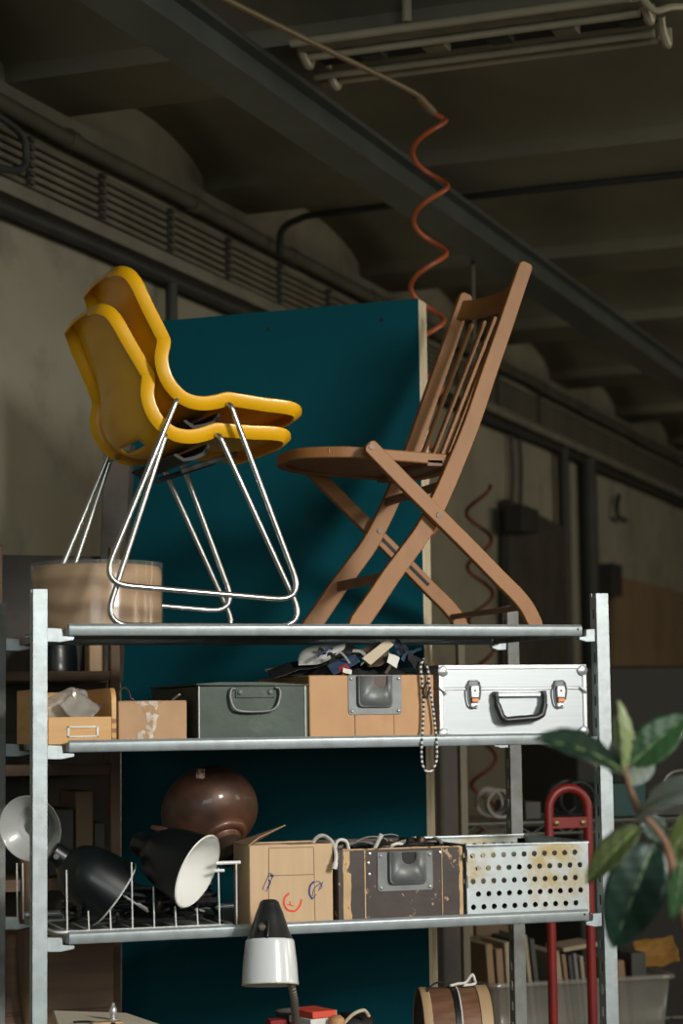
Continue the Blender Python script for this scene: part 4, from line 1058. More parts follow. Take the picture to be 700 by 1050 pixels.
# perforated bin
tP = .025
pa, pb = at(478.5, 900, tP), at(603, 895, tP); zt = at(540, 865.5, tP).z; PDp = .36
pbn = thing('perforated_bin', ((pa.x + pb.x) / 2, tP + PDp / 2, ZB), 'perforated galvanised metal bin with rust stains at the right end of the shelf', 'bin')
def perf(m, o_, du, dv_, W_, H_, cu, cv, rr, n=16):
    """sheet of W x H from o_ along du, dv_ with staggered rows of round holes"""
    nr = int(H_ / cv); mv = (H_ - nr * cv) / 2
    def P_(a_, b_): return o_ + du * a_ + dv_ * b_
    def rect(a0, a1, b0, b1):
        if a1 - a0 > 1e-5 and b1 - b0 > 1e-5: m.add([P_(a0, b0), P_(a1, b0), P_(a1, b1), P_(a0, b1)], [(0, 1, 2, 3)])
    rect(0, W_, 0, mv); rect(0, W_, H_ - mv, H_)
    for r_ in range(nr):
        b0 = mv + r_ * cv; st0 = (cu * .5 if r_ % 2 else 0.) + cu * .08; nc = int((W_ - st0) / cu)
        rect(0, st0, b0, b0 + cv); rect(st0 + nc * cu, W_, b0, b0 + cv)
        for c_ in range(nc):
            a0 = st0 + c_ * cu; ca, cb_ = a0 + cu / 2, b0 + cv / 2
            ring, sq = [], []
            for k in range(n):
                an = 2 * PI * k / n + PI / n; ring.append(P_(ca + rr * math.cos(an), cb_ + rr * math.sin(an)))
                s_ = 1 / max(abs(math.cos(an)) / (cu / 2), abs(math.sin(an)) / (cv / 2)); sq.append(P_(ca + s_ * math.cos(an), cb_ + s_ * math.sin(an)))
            fs = [(k, (k + 1) % n, n + (k + 1) % n, n + k) for k in range(n)]
            vs = ring + sq; 
            for k in range(n): # square corners
                a1, a2 = sq[k], sq[(k + 1) % n]
            m.add(vs, fs)
            cor = [(a0, b0), (a0 + cu, b0), (a0 + cu, b0 + cv), (a0, b0 + cv)]
            for (qa, qb), an0 in zip(cor, (5 * PI / 4, 7 * PI / 4, PI / 4, 3 * PI / 4)):
                best = min(range(n), key=lambda k: abs(((2 * PI * k / n + PI / n + PI / n) - math.atan2(qb - cb_, qa - ca) + PI) % (2 * PI) - PI))
                m.add([sq[best], sq[(best + 1) % n], P_(qa, qb)], [(0, 1, 2)])
BW = pb.x - pa.x; BH = zt - ZB
cu = BW / 11.9; cv = .0285
for nm, o_, du, dv_, W_ in (('front_panel', V((pa.x, tP, ZB)), V((1, 0, 0)), V((0, 0, 1)), BW), ('back_panel', V((pa.x, tP + PDp, ZB)), V((1, 0, 0)), V((0, 0, 1)), BW),
                           ('side_panel', V((pa.x, tP, ZB)), V((0, 1, 0)), V((0, 0, 1)), PDp), ('side_panel', V((pb.x, tP, ZB)), V((0, 1, 0)), V((0, 0, 1)), PDp)):
    m = MB(); perf(m, o_, du, dv_, W_, BH, cu, cv, .0062); m.build(nm, 'perf_metal', pbn, solid=.0014, angle=20, smooth=False, weld=True, off=0.)
m = MB(); m.box(pa.x, pb.x, tP, tP + PDp, ZB + .001, ZB + .003); m.build('bottom_panel', 'galv_old', pbn)
m = MB(); m.tube([V((pa.x, tP, zt)), V((pb.x, tP, zt)), V((pb.x, tP + PDp, zt)), V((pa.x, tP + PDp, zt))], .0034, 8, True); m.build('rim', 'galv', pbn)
m = MB(); m.box(pa.x + .02, pb.x - .02, tP + .03, tP + PDp - .03, ZB + .004, ZB + .06); tag(m.build('dark_block', 'leather_black', bevel=.01), 'dark bundle seen through the holes of the perforated bin', 'bundle')

# ================================================================== LOWEST TIER AND THE TABLE ITEMS
ZL = DZ['low'] + .0035
# desk lamp on gooseneck
q0 = at(277, 960, -.09)
dl = thing('desk_lamp', V((at(300, 1050, .10).x - .040, .075, ZL)), 'black and white desk lamp on a ribbed gooseneck in front of the bottom shelf', 'lamp')
ax = img_axis(.02, 1.0, .30)
o_ = at(276.5, 963.5, -.09); Mx = axis_m(o_, ax)
s = .00205
m = MB(); m.lathe([(0, -41 * s), (6 * s, -40.6 * s), (9.5 * s, -38.5 * s), (11.2 * s, -34 * s), (14.5 * s, -26 * s), (19 * s, -12 * s), (23.5 * s, -.5 * s), (24 * s, 1.5 * s)], Mx, 48, smooth=3); m.build('lamp_head', 'lamp_black', dl)
m = MB(); m.lathe([(23.5 * s, .5 * s), (25 * s, 1 * s), (26 * s, 8 * s), (27.8 * s, 24 * s), (29 * s, 42 * s), (29.4 * s, 45 * s)], Mx, 56, smooth=3); m.build('lamp_shade', 'lamp_white', dl)
m = MB(); m.lathe([(29.4 * s, 45 * s), (28.6 * s, 45.2 * s), (27.2 * s, 30 * s), (25 * s, 9 * s), (15 * s, -4 * s), (0, -8 * s)], Mx, 56, smooth=2); m.build('lining', 'lamp_in', dl)
ko = at(268.5, 950.5, -.135); m = MB(); m.lathe([(0, -.03), (.0035, -.03), (.0035, -.006), (.0078, -.005), (.0078, .004), (.0055, .007), (0, .0075)], axis_m(ko, -FV + RV * .1), 18); kn = m.build('knob', 'neck', dl)
m = MB(); m.bar(at(275, 944, -.120), at(274, 962, -.138), .005, .009, up=-FV); m.build('strap', 'black_plastic', dl, bevel=.002)
b_ = dl.location.copy()
P = [o_ + ax * .02 + RV * .02, at(292, 985, -.085), at(299, 1012, -.075), at(302, 1030, -.06), at(303, 1052, -.03), at(302, 1075, .0), b_ + V((.0, 0, .10)), b_ + V((0, 0, .02))]
PT_ = catmull(P, 10)
rr = [.0082 + .0008 * (k % 2) for k in range(len(PT_))]
PT2 = catmull(P, 26); m = MB(); m.tube(PT2, [.0078 + .0010 * (1 if (k // 2) % 2 else 0) for k in range(len(PT2))], 12); m.build('gooseneck', 'neck', dl)
m = MB(); m.lathe([(0, 0), (.053, 0), (.055, .004), (.05, .014), (.02, .022), (.012, .03), (0, .03)], Matrix.Translation(b_), 40); m.build('base', 'lamp_black', dl)
# wooden tub lying on its side
o_ = at(430, 1074, .18); 
r1 = .104; o_.z = ZL + r1 + .0045
td = thing('wooden_tub', (o_.x + .09, .18, ZL), 'wooden veneer tub lying on its side, tied with a dark strap', 'tub')
d_ = V((1, -.22, 0)).normalized(); Mx = axis_m(o_, d_); LT_ = (at(497, 1040, .16).x - o_.x) * 1.0
# scale by what the photo shows
m = MB(); m.lathe([(0, .0), (r1 - .012, 0), (r1 - .004, .004), (r1, .014), (r1, LT_), (r1 - .007, LT_), (r1 - .007, .02), (0, .02)], Mx, 56); m.build('staves', 'veneer', td)
m = MB(); m.lathe([(r1 + .001, LT_ - .026), (r1 + .003, LT_ - .025), (r1 + .003, LT_ + .001), (r1 - .006, LT_ + .002)], Mx, 56); m.build('hoop', 'veneer_pale', td)
m = MB(); m.lathe([(r1 - .001, -.001), (r1 + .0015, .004), (r1 + .0015, .018), (r1 + .0005, .019)], Mx, 56); m.build('hoop', 'veneer_pale', td)
ls = LT_ * .50; m = MB(); m.lathe([(r1 + .0005, ls - .006), (r1 + .003, ls - .006), (r1 + .003, ls + .006), (r1 + .0005, ls + .006)], Mx, 56); m.build('strap', 'leather_black', td)
m = MB(); m.lathe([(r1 + .0005, ls + .0065), (r1 + .0034, ls + .0065), (r1 + .0034, ls + .0095), (r1 + .0005, ls + .0095)], Mx, 56); m.build('cord_wrap', 'cable_white', td)
tp = Mx @ V((0, 0, ls)); tp.z = o_.z + r1 + .004
P = [tp + V((-.012, -.02, .002)), tp + V((.01, -.01, .004)), tp + V((.030, -.01, .006)), tp + V((.046, 0, .018)), tp + V((.052, 0, .021)), tp + V((.056, -.002, .008)), tp + V((.05, -.012, .002)), tp + V((.02, -.02, .001))]
m = MB(); m.tube(catmull(P, 6), .0032, 8); m.build('cord_loop', 'cable_white', td)
P = [tp + V((-.07, -.02, -.010)), tp + V((-.055, -.02, .006)), tp + V((-.03, -.01, .010)), tp + V((-.006, -.01, .004))]
m = MB(); m.tube(catmull(P, 6), .0022, 8); m.build('strap_end', 'leather_black', td)
# red and white carton, can, brown knob, dark rag
p = at(326, 1037, .06)
rc = thing('carton', (p.x, .10, ZL), 'red and white carton standing behind the desk lamp neck', 'box', yaw=.25)
RM = MROOT[rc.name]; zh = p.z - ZL
m = MB(RM); m.box(-.030, .034, -.04, .05, 0, zh - .032); m.build('body', 'red_card', rc, bevel=.002)
m = MB(RM); m.box(-.0302, .0342, -.0402, .0502, zh - .031, zh - .016); m.build('white_band', 'white_card', rc, bevel=.001)
m = MB(RM); m.box(-.026, .036, -.042, .05, zh - .0155, zh); m.build('lid', 'red_card', rc, bevel=.002)
m = MB(RM); m.box(.0365, .0375, -.040, .05, zh - .015, zh - .001); m.build('end_label', 'white_card', rc)
p = at(302, 1036, .22); m = MB(); h_ = p.z - ZL
m.lathe([(0, 0), (.04, 0), (.041, .01), (.041, h_ - .006), (.046, h_ - .004), (.046, h_), (.041, h_), (.039, h_ - .02), (0, h_ - .02)], Matrix.Translation((p.x, .22, ZL)), 32); tag(m.build('tin_can', 'steel_dark'), 'dark tin with a flanged rim behind the desk lamp', 'tin')
p = at(345, 1041, .05); m = MB(); h_ = p.z - ZL
m.lathe([(0, 0), (.018, 0), (.019, h_ - .02), (.016, h_ - .006), (.008, h_), (0, h_)], Matrix.Translation((p.x, .05, ZL)), 24); tag(m.build('jar', 'fibre'), 'brown jar right of the red and white carton', 'jar')
p = at(363, 1038, .10); o = thing('camera_bag', (p.x, .12, ZL), 'dark rounded bag with a pale side right of the carton', 'bag')
m = MB(); h_ = p.z - ZL; rows_ = []
for i in range(13):
    a_ = PI * i / 12; row = []
    for j in range(9):
        x = p.x - .034 + .07 * j / 8; rr_ = 1 - .25 * abs(j / 4 - 1) ** 2
        row.append(V((x + .012 * math.sin(a_), .12 - .05 * math.cos(a_) * rr_, ZL + .002 + h_ * (math.sin(a_) ** .45) * (.94 + .06 * rr_ - .04 * (j / 8)))))
    rows_.append(row)
m.grid(rows_); m.build('body', 'leather_black', o, solid=.004)
m = MB(); m.tube(catmull([at(352, 1050, .06), at(362, 1040, .055), at(373, 1036, .06), at(378, 1042, .07)], 6), .004, 8); m.build('piping', 'fab_beige', o)
p = at(286, 1046, .15); m = MB(); m.box(p.x - .02, p.x + .02, .15, .19, ZL, p.z); tag(m.build('pink_block', 'fab_red', bevel=.003), 'dusky pink block left of the lamp neck', 'block')
# pale box with a bolt
p = at(95, 1043, .12); zb_ = p.z
pbx = thing('pale_box', (p.x, .2, ZL), 'pale board-topped box at the lower left with a bolt on it', 'box')
c1_, c2_, c3_, c4_ = at(40, 1037, .30), at(131, 1038.5, .30), at(176, 1056, .10), at(30, 1060, .02)
for c_ in (c1_, c2_, c3_, c4_): c_.z = zb_
quad = [atz(54, 1036, zb_), atz(130, 1038.5, zb_), atz(176, 1054, zb_), atz(62, 1058, zb_)]
m = MB(); m.prism(quad, (0, 0, -.012)); m.build('lid', 'pale_board', pbx, bevel=.002)
cen = sum(quad, V((0, 0, 0))) / 4
m = MB(); qd = [cen.lerp(q, .95) for q in quad]; qb = [V((q.x, max(q.y, .02), ZL)) for q in qd]; qt = [V((q.x, q.y, zb_ - .0125)) for q in qd]; m.prism(qb, (0, 0, zb_ - .0125 - ZL)); m.build('carcass', 'cab_wood', pbx, bevel=.002)
bo = atz(116, 1046, zb_); m = MB(); m.lathe([(0, 0), (.009, 0), (.0095, .003), (.005, .004), (.005, .012), (.008, .014), (.009, .02), (.006, .028), (.004, .03), (.004, .036), (0, .037)], Matrix.Translation(bo), 20); tag(m.build('bolt', 'alu_bright'), 'bright metal bolt standing on the pale box', 'bolt')
m = MB(); m.tube(catmull([atz(75, 1048, zb_ + .003), atz(90, 1047.5, zb_ + .003), atz(105, 1049, zb_ + .003), atz(118, 1049.5, zb_ + .003)], 5), .0025, 6); tag(m.build('wire', 'cable_black'), 'short black wire lying on the pale box', 'wire')
m = MB(); p = atz(108, 1050.5, zb_); m.box(p.x - .03, p.x + .035, p.y - .012, p.y + .012, zb_ + .0005, zb_ + .006); tag(m.build('wood_offcut', 'veneer_pale', bevel=.002), 'small pale wood offcut beside the bolt', 'wood')

# ================================================================== BEHIND THE SHELVING, LEFT
tW = .78
def X(px, t=tW): return at(px, 800, t).x
def Z(py, t=tW): return at(80, py, t).z
wf = thing('wooden_rack', (X(65), tW + .1, 0), 'dark wooden rack standing behind the left end of the shelving', 'rack')
m = MB(); m.box(X(113.5), X(123.5), tW, tW + .03, 0, Z(560)); m.build('upright', 'frame_wood', wf, bevel=.002)
m = MB(); m.box(X(-8), X(2), tW, tW + .03, 0, Z(560)); m.build('upright', 'frame_wood', wf, bevel=.002)
for y0, y1 in ((688, 698), (783, 795)):
    m = MB(); m.box(X(2), X(113.5), tW + .002, tW + .028, Z(y1), Z(y0)); m.build('rail', 'frame_wood', wf, bevel=.002)
    m = MB(); m.box(X(2), X(113), tW + .028, tW + .30, Z(y1), Z(y1) + .012); m.build('board', 'frame_wood', wf)
m = MB(); m.box(X(-8), X(150), tW + .30, tW + .312, 0, Z(560)); m.build('back_board', 'dark_door', wf)
m = MB(); m.box(X(95), X(111), tW + .04, tW + .10, Z(698) + .0125, Z(661)); tag(m.build('carton', 'cardboard_pale', bevel=.003), 'pale carton in the upper bay of the wooden rack', 'box')
o = thing('round_case', V((X(66), tW + .16, Z(690))), 'black round-topped case in the upper bay of the wooden rack', 'case')
m = MB(); m.lathe([(0, 0), (.056, 0), (.058, .01), (.057, .05), (.05, .085), (.034, .105), (0, .112)], Matrix.Translation(V((X(68), tW + .15, Z(690) + .002))), 40, smooth=2); m.build('body', 'black_enamel', o)
m = MB(); m.tube(catmull([V((X(58), tW + .15, Z(690) + .110)), V((X(62), tW + .15, Z(690) + .128)), V((X(74), tW + .15, Z(690) + .128)), V((X(78), tW + .15, Z(690) + .110))], 5), .006, 8); m.build('handle', 'black_plastic', o)
for k, (x0, x1, y0, mt_, lb) in enumerate(((52, 80, 830, 'book_dark', 'dark box at left in the lower bay of the wooden rack'), (82, 100, 812, 'brown_board', 'brown box in the lower bay of the wooden rack'), (101, 112, 845, 'book_dark', 'narrow dark box at right in the lower bay of the wooden rack'))):
    zb0 = Z(900) 
    m = MB(); m.box(X(x0), X(x1), tW + .05, tW + .25, zb0 + .001, Z(y0)); tag(m.build('storage_box', mt_, bevel=.004), lb, 'box', 'boxes in the wooden rack')
m = MB(); m.box(X(2), X(113), tW + .002, tW + .30, Z(912), Z(900)); m.build('board', 'frame_wood', wf)
m = MB(); rows_ = []
for i in range(7):
    rows_.append([V((X(56 + 40 * j / 8), tW + .10 + .12 * i / 6, Z(795 + 0) - .16 + .05 * math.sin(j / 8 * PI) + .02 * noise.noise((i * .6, j * .5, 4)))) for j in range(9)])
# brown cabinet lower left
m_ = thing('wooden_cabinet', (X(80, .62), .68, 0), 'brown wood-grained cabinet standing on the floor behind the shelving', 'cabinet')
tK = .60
m = MB(); m.box(X(-40, tK), X(117, tK), tK, tK + .16, 0, Z(955, tK)); m.build('carcass', 'cab_wood', m_, bevel=.003)
m = MB(); m.box(X(-38, tK), X(116, tK), tK - .004, tK, Z(1035, tK), Z(957, tK)); m.build('drawer_front', 'cab_wood', m_, bevel=.002)
m = MB(); m.box(X(-38, tK), X(116, tK), tK - .004, tK, .08, Z(1038, tK)); m.build('door', 'cab_wood', m_, bevel=.002)
m = MB(); m.lathe([(.008, -.3), (.012, -.26), (.022, -.2), (.026, -.1), (.020, 0), (.016, .06), (.022, .1), (.012, .14), (0, .142)], Matrix.Translation(V((X(31, .53), .562, Z(925, .53)))), 20, smooth=3)
tag(m.build('turned_post', 'frame_wood'), 'turned brown wooden post behind the left shelf post', 'post')
# dark plank leaning at the panel's left side
m = MB(); a_ = room(0, 0, 0)
pA, pB = at(108, 640, 1.16), at(118, 470, 1.22)
m.prism([at(98, 700, .98), at(121, 700, .98), at(134, 455, 1.08), at(106, 455, 1.08)], RU * .03); tag(m.build('leaning_plank', 'dark_door', bevel=.003), 'dark plank leaning beside the teal panel behind the yellow chairs', 'plank')

# ================================================================== BEHIND THE SHELVING, RIGHT
# red hand truck
tH = .72
ht = thing('hand_truck', (at(583, 900, tH).x, tH, 0), 'red tubular hand truck handle standing behind the perforated bin', 'hand truck')
xl_, xr_ = at(563, 860, tH).x, at(603, 860, tH).x; ztp = at(583, 808, tH).z
P = [V((xl_, tH, .05)), V((xl_, tH, ztp - .055))] + [V(((xl_ + xr_) / 2 - (xr_ - xl_) / 2 * math.cos(a_), tH, ztp - .055 + .055 * math.sin(a_))) for a_ in [PI * k / 12 for k in range(1, 12)]] + [V((xr_, tH, ztp - .055)), V((xr_, tH, .05))]
m = MB(); m.tube(P, .0125, 14); m.build('handle_frame', 'red_paint', ht)
z_ = at(583, 843.5, tH).z; m = MB(); m.box(xl_ + .004, xr_ - .004, tH - .010, tH - .004, z_ - .015, z_ + .015); cp = m.build('cross_plate', 'red_paint', ht, bevel=.002)
for x in (xl_ + .016, xr_ - .020):
    m = MB(); m.lathe([(0, 0), (.008, 0), (.008, .004), (.004, .007), (0, .007)], axis_m(V((x, tH - .010, z_)), (0, -1, 0)), 12); m.build('bolt', 'brass', cp)
m = MB(); m.box(xl_ - .01, xr_ + .01, tH - .18, tH + .01, .012, .02); m.build('toe_plate', 'red_paint', ht)
for x in (xl_ - .03, xr_ + .03):
    m = MB(); m.lathe([(0, -.02), (.07, -.02), (.08, -.012), (.08, .012), (.07, .02), (0, .02)], axis_m(V((x, tH + .06, .082)), (1, 0, 0)), 28); m.build('wheel', 'leather_black', ht)
m = MB(); m.tube([V((xl_ - .03, tH + .06, .082)), V((xr_ + .03, tH + .06, .082))], .008, 10); m.build('axle', 'steel_dark', ht)

# storage rack with a wire shelf and bins
tS = 1.75
sr = thing('wire_shelf_rack', (at(610, 900, tS).x, tS + .3, 0), 'dim wire shelf rack holding bins far behind the hand truck', 'rack')
xa, xb = at(472, 850, tS).x, at(780, 850, tS).x
zS = at(600, 842, tS).z; zS2 = at(600, 1075, tS).z
for z in (zS, zS2):
    m = MB()
    for yy in (tS, tS + .5):
        m.tube([V((xa, yy, z)), V((xb, yy, z))], .005, 8); m.tube([V((xa, yy, z - .035)), V((xb, yy, z - .035))], .004, 8)
    k = 0
    while xa + k * .06 < xb: m.tube([V((xa + k * .06, tS, z)), V((xa + k * .06, tS + .5, z))], .003, 6); k += 1
    k = 0
    while xa + k * .12 + .12 < xb: m.tube([V((xa + k * .12, tS, z - .035)), V((xa + k * .12 + .06, tS, z)), V((xa + k * .12 + .12, tS, z - .035))], .0028, 6); k += 1
    m.build('wire_shelf', 'wire_grey', sr)
for x in (xa, xb):
    for yy in (tS, tS + .5):
        m = MB(); m.tube([V((x, yy, 0)), V((x, yy, zS + .03))], .011, 10); m.build('post', 'pipe_dark', sr)
def onrack(name, px0, px1, ptop, z0, mt_, label, cat, dep=.25, t=tS + .06, lean=0., group=None):
    x0, x1 = at(px0, 900, t).x, at(px1, 900, t).x; zt_ = at((px0 + px1) / 2, ptop, t).z
    m = MB(Matrix.Translation((x0, t, z0)) @ Matrix.Rotation(lean, 4, 'Y') @ Matrix.Translation((-x0, -t, -z0)))
    m.box(x0, x1, t, t + dep, z0 + .001, zt_); return tag(m.build(name, mt_, bevel=.003), label, cat, group)
z0 = zS + .006
onrack('teal_bin', 623, 664, 803, z0, 'bin_teal', 'dark teal bin on the wire shelf right of the right post', 'box')
onrack('dark_bin', 668, 720, 815, z0, 'book_dark', 'black bin on the wire shelf behind the plant leaves', 'box')
onrack('dark_bin', 540, 556, 822, z0, 'book_dark', 'black box on the wire shelf left of the red handle', 'box')
for k, (px, py, rr_) in enumerate(((508, 826, .045), (585, 824, .055))):
    m = MB(); p = at(px, py, tS + .12); rg = random.Random(k); P = []
    for q in range(46): a_ = q * .55; P.append(V((p.x + rr_ * (1 + .1 * rg.random()) * math.cos(a_), tS + .12 + .06 * math.sin(q * .13), z0 + .008 + rr_ + rr_ * (.9 + .1 * rg.random()) * math.sin(a_))))
    m.tube(catmull(P, 3), .0055, 6); tag(m.build('cable_coil', ['cable_grey', 'cable_black'][k]), ['coil of grey cable on the wire shelf near the pale batten', 'coil of black cable on the wire shelf inside the red handle arch'][k], 'cable coil')
m = MB(); m.tube(catmull([at(678, 822, tS + .05), at(682, 800, tS + .05), at(692, 791, tS + .05), at(712, 790, tS + .05)], 6), .004, 6); tag(m.build('bent_rod', 'wire_grey'), 'thin bent wire rising from the wire shelf at the right', 'wire')
# clear bin with books and boards
tQ = tS - .12
x0, x1 = at(503, 1005, tQ).x, at(690, 1000, tQ).x; zr_ = at(600, 1006, tQ).z; zb0 = zS2 + .012
cbn = thing('clear_bin', ((x0 + x1) / 2, tQ + .2, zb0), 'large translucent plastic bin full of books and boards', 'bin')
m = MB(); BDp = .40
rws = []
for zz_, ins in ((zb0, .02), (zr_, 0)):
    rws.append(fillet([V((x0 + ins, tQ + ins, zz_)), V((x1 - ins, tQ + ins, zz_)), V((x1 - ins, tQ + BDp - ins, zz_)), V((x0 + ins, tQ + BDp - ins, zz_))], .035, 5, True))
for rw in rws: rw.append(rw[0].copy())
m.grid(rws); m.f.append(tuple(range(len(rws[0]) - 1))); m.m.append(0); m.build('tub', 'bin_clear', cbn, solid=.002)
P = fillet([V((x0 - .006, tQ - .006, zr_)), V((x1 + .006, tQ - .006, zr_)), V((x1 + .006, tQ + BDp + .006, zr_)), V((x0 - .006, tQ + BDp + .006, zr_))], .035, 5, True)
m = MB(); m.tube(P, .009, 8, True); m.build('rim', 'bin_clear', cbn)
bk = [(502, 509, 968, 'book_tan', -.06, 'tan board leaning at the left end of the clear bin'), (511, 518, 973, 'book_tan', -.05, 'second tan board from the left in the clear bin'), (519.5, 526, 966, 'book_cream', -.04, 'pale board just left of the rear shelf post in the clear bin'),
      (537, 543, 962, 'book_dark', -.10, 'black book right of the rear shelf post in the clear bin'), (545, 549, 958, 'book_cream', -.10, 'thin cream board left of the red tube in the clear bin'), (551, 556, 962, 'book_dark', -.1, 'dark book behind the left red tube'),
      (569, 580, 975, 'book_cream', -.10, 'wide cream book between the two red tubes'), (582, 586, 978, 'book_tan', -.10, 'first thin tan case right of the wide cream book'), (588, 592, 979, 'book_dark', -.10, 'dark thin case among the row between the red tubes'),
      (593.5, 597, 977, 'fab_grey', -.10, 'grey thin case at the right of the row between the red tubes'), (598.5, 602, 980, 'book_cream', -.08, 'last thin cream case by the right red tube'),
      (634, 642, 985, 'book_tan', -.06, 'orange-tan book just right of the right post'), (645, 660, 977, 'book_dark', 0., 'black box standing in the clear bin right of the post')]
for a_, b_, yt, mt_, ln, lb in bk: onrack('book', a_, b_, yt, zb0 + .02, mt_, lb, 'book', .20, tQ + .07, ln, 'books and boards in the clear bin')
m = MB(); a_, b_ = at(568, 972, tQ + .12), at(603, 966, tQ + .12); m.bar(a_, b_, .14, .014); tag(m.build('book', 'book_cream', bevel=.002), 'cream book lying slanted over the row between the red tubes', 'book', 'books and boards in the clear bin')
Mx = Matrix.Translation(at(672, 976, tQ + .16)) @ Matrix.Rotation(1.1, 4, 'X') @ Matrix.Rotation(.1, 4, 'Z')
m = MB(); m.grid(sheet(0, 12, 10, .15, .09, .04, 12.2, Mx)); tag(m.build('mustard_cloth', 'mustard', solid=.006, subsurf=1), 'crumpled mustard cloth on top of the clear bin', 'cloth')
# dusky boxes stacked left of the clear bin
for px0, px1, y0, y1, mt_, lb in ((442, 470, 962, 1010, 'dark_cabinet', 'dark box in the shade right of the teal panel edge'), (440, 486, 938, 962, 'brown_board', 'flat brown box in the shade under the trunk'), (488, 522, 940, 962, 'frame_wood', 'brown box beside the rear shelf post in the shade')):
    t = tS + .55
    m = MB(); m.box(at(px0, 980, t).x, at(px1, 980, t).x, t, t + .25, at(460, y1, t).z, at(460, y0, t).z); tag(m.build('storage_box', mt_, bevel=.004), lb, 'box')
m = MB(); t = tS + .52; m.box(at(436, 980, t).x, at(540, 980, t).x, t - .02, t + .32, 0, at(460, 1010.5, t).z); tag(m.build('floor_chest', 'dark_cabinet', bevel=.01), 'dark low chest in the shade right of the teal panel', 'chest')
# pale batten and dark cupboard behind
p = at(476, 820, 1.35); m = MB(); m.box(p.x - .011, p.x + .011, 1.35, 1.375, 0, at(476, 640, 1.35).z); tag(m.build('upright_batten', 'batten', bevel=.002), 'pale upright batten in the shade right of the teal panel', 'batten')
t = 1.50; m = MB(); m.box(at(442, 820, t).x, at(472, 820, t).x, t, t + .3, 0, at(455, 700, t).z); tag(m.build('tall_cupboard', 'dark_door', bevel=.004), 'dark brown tall board standing right of the teal panel', 'cupboard')
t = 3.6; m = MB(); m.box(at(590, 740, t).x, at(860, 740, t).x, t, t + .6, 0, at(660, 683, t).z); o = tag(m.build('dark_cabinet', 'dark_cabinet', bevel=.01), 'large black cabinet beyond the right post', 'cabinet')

# ================================================================== RUBBER PLANT in front, right
DP = 2.95
pr = thing('rubber_plant', V((atd(700, 1050, DP).x, atd(700, 1050, DP).y, 0)), 'rubber plant with dark glossy leaves in the right foreground', 'plant')
base = pr.location.copy()
def I(x, y, d=DP): return atd(x, y, d)
P = [V((base.x, base.y, .42)), I(706, 1010), I(703, 950), I(692, 905), I(683, 868), I(672, 850), I(655, 832), I(649, 818), I(643, 800), I(640, 785)]
m = MB(); PT_ = catmull(P, 6); m.tube(PT_, [.0085 - .005 * k / len(PT_) for k in range(len(PT_))], 10); m.build('stem', 'stem', pr)
def leaf(b, tip, w, nrm, mt_, bend=.0, fold=.25, d0=DP, d1=DP, young=False):
    A, B = I(*b, d0), I(*tip, d1); ax_ = (B - A); L = ax_.length; ax_ = ax_.normalized()
    nv = (RV * nrm[0] + UV * nrm[1] - FV * nrm[2]).normalized(); sd = ax_.cross(nv).normalized(); nv = sd.cross(ax_).normalized()
    rows_ = []; N_ = 14; K = 6; rib = []
    for i in range(N_ + 1):
        t = i / N_; ww = w / FPX * ((d0 + d1) / 2) / 2 * (math.sin(PI * t ** .85) ** .72 if 0 < t < 1 else 0.02)
        c_ = A + ax_ * (L * t) + nv * (bend * L * math.sin(PI * t)); row = []
        for j in range(-K, K + 1):
            f_ = j / K; row.append(c_ + sd * (ww * f_) + nv * (abs(f_) * ww * fold + .0015 * math.sin(t * 30 + j)))
        rows_.append(row); rib.append(c_ + nv * .0008)
    m = MB(); m.grid(rows_); lf = m.build('leaf', mt_, pr, solid=.0012, angle=80)
    m = MB(); m.tube(rib, [.0019 * (1 - .75 * k / N_) for k in range(N_ + 1)], 6); m.build('midrib', 'midrib', lf)
    return lf
leaf((671, 862), (628, 972), 62, (-.15, .25, 1), 'leaf', .04, .16)
leaf((640, 792), (548, 758), 50, (.15, .75, .75), 'leaf', .05, .2, DP, DP - .15)
leaf((645, 785), (706, 733), 42, (-.35, .3, 1), 'leaf_mid', .05, .2)
leaf((640, 792), (634, 718), 20, (.6, .0, .7), 'leaf_young', .05, .45)
leaf((641, 785), (629, 733), 10, (-.4, .0, .7), 'leaf_young', .02, .5)
leaf((644, 805), (668, 765), 30, (.2, .5, .8), 'leaf_back', .02, .15, DP + .03, DP + .05)
leaf((634, 800), (645, 745), 34, (-.3, .2, .9), 'leaf_back', .02, .15, DP + .05, DP + .07)
leaf((652, 838), (730, 808), 46, (.1, .55, .85), 'leaf_sheen', .08, .15, DP, DP - .15)
leaf((656, 846), (601, 906), 32, (-.4, .5, .8), 'leaf_olive', .05, .3)
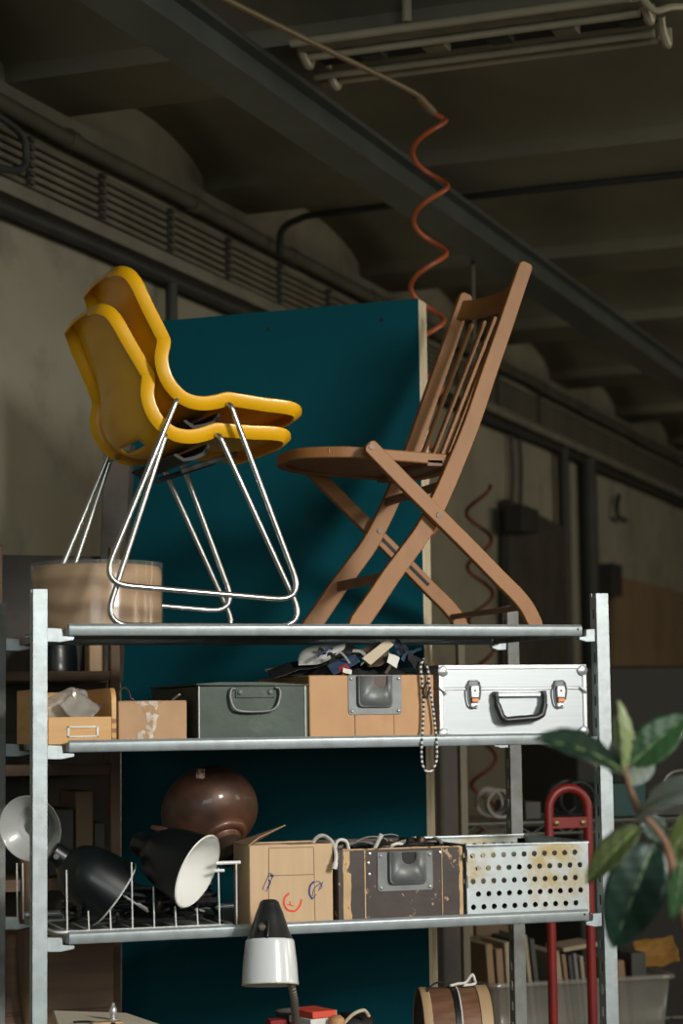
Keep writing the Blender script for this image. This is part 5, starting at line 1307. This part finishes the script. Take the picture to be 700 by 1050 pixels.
leaf((690, 850), (700, 945), 34, (-.2, .2, 1), 'leaf_olive', .03, .25, DP + .05, DP + .05)
leaf((690, 870), (722, 820), 30, (.2, .2, 1), 'leaf_olive', .03, .25)
leaf((684, 862), (655, 836), 26, (0, .5, .8), 'leaf', .03, .2)
leaf((700, 880), (688, 945), 22, (.2, .2, 1), 'leaf_mid', .03, .25, DP - .05, DP - .05)
m = MB(); m.lathe([(0, 0), (.11, 0), (.115, .01), (.15, .34), (.16, .34), (.16, .40), (.145, .40), (.14, .37), (0, .37)], Matrix.Translation(base), 40); m.build('pot', 'terracotta', pr)
m = MB(); m.lathe([(0, .385), (.08, .384), (.138, .376)], Matrix.Translation(base), 32); m.build('soil', 'soil', pr)

# ================================================================== LIGHT
w = bpy.data.worlds.new('world'); SC.world = w; w.use_nodes = True
bg = w.node_tree.nodes['Background']; bg.inputs[0].default_value = (.60, .84, .82, 1); bg.inputs[1].default_value = .075
def area(name, loc, target, sx, sy, power, col, spread=180):
    l = bpy.data.lights.new(name, 'AREA'); l.shape = 'RECTANGLE'; l.size = sx; l.size_y = sy; l.energy = power; l.color = col; l.spread = math.radians(spread)
    o = bpy.data.objects.new(name, l); COL.objects.link(o); o.location = loc
    o.rotation_euler = (V(target) - V(loc)).to_track_quat('-Z', 'Y').to_euler(); return o
area('window_light', (2.9, -6.6, 3.6), (.55, .2, 1.25), 1.1, 1.5, 31, (1.0, .965, .90), 46)
area('front_fill_light', (-1.6, -10.5, 2.9), (.5, 1, 1.4), 4.5, 2.6, 190, (.93, 1.0, .96))  # soft fill lamp added behind the camera to lift the shadows
for k, u_ in enumerate((5.5, 8.5, 12.0)):
    p = room(4.6, u_, (2.3, 2.95, 2.95)[k]); area('side_window_light', p, room(-3, u_ + .4, (2.4, 3.0, 3.0)[k]), 1.2, 1.5, (46, 48, 60)[k], (1.0, .90, .68))

vs = SC.view_settings; vs.view_transform = 'Standard'; vs.look = 'None'; vs.gamma = 1.0; vs.exposure = 0.0; vs.use_curve_mapping = False
SC.cycles.use_denoising = True
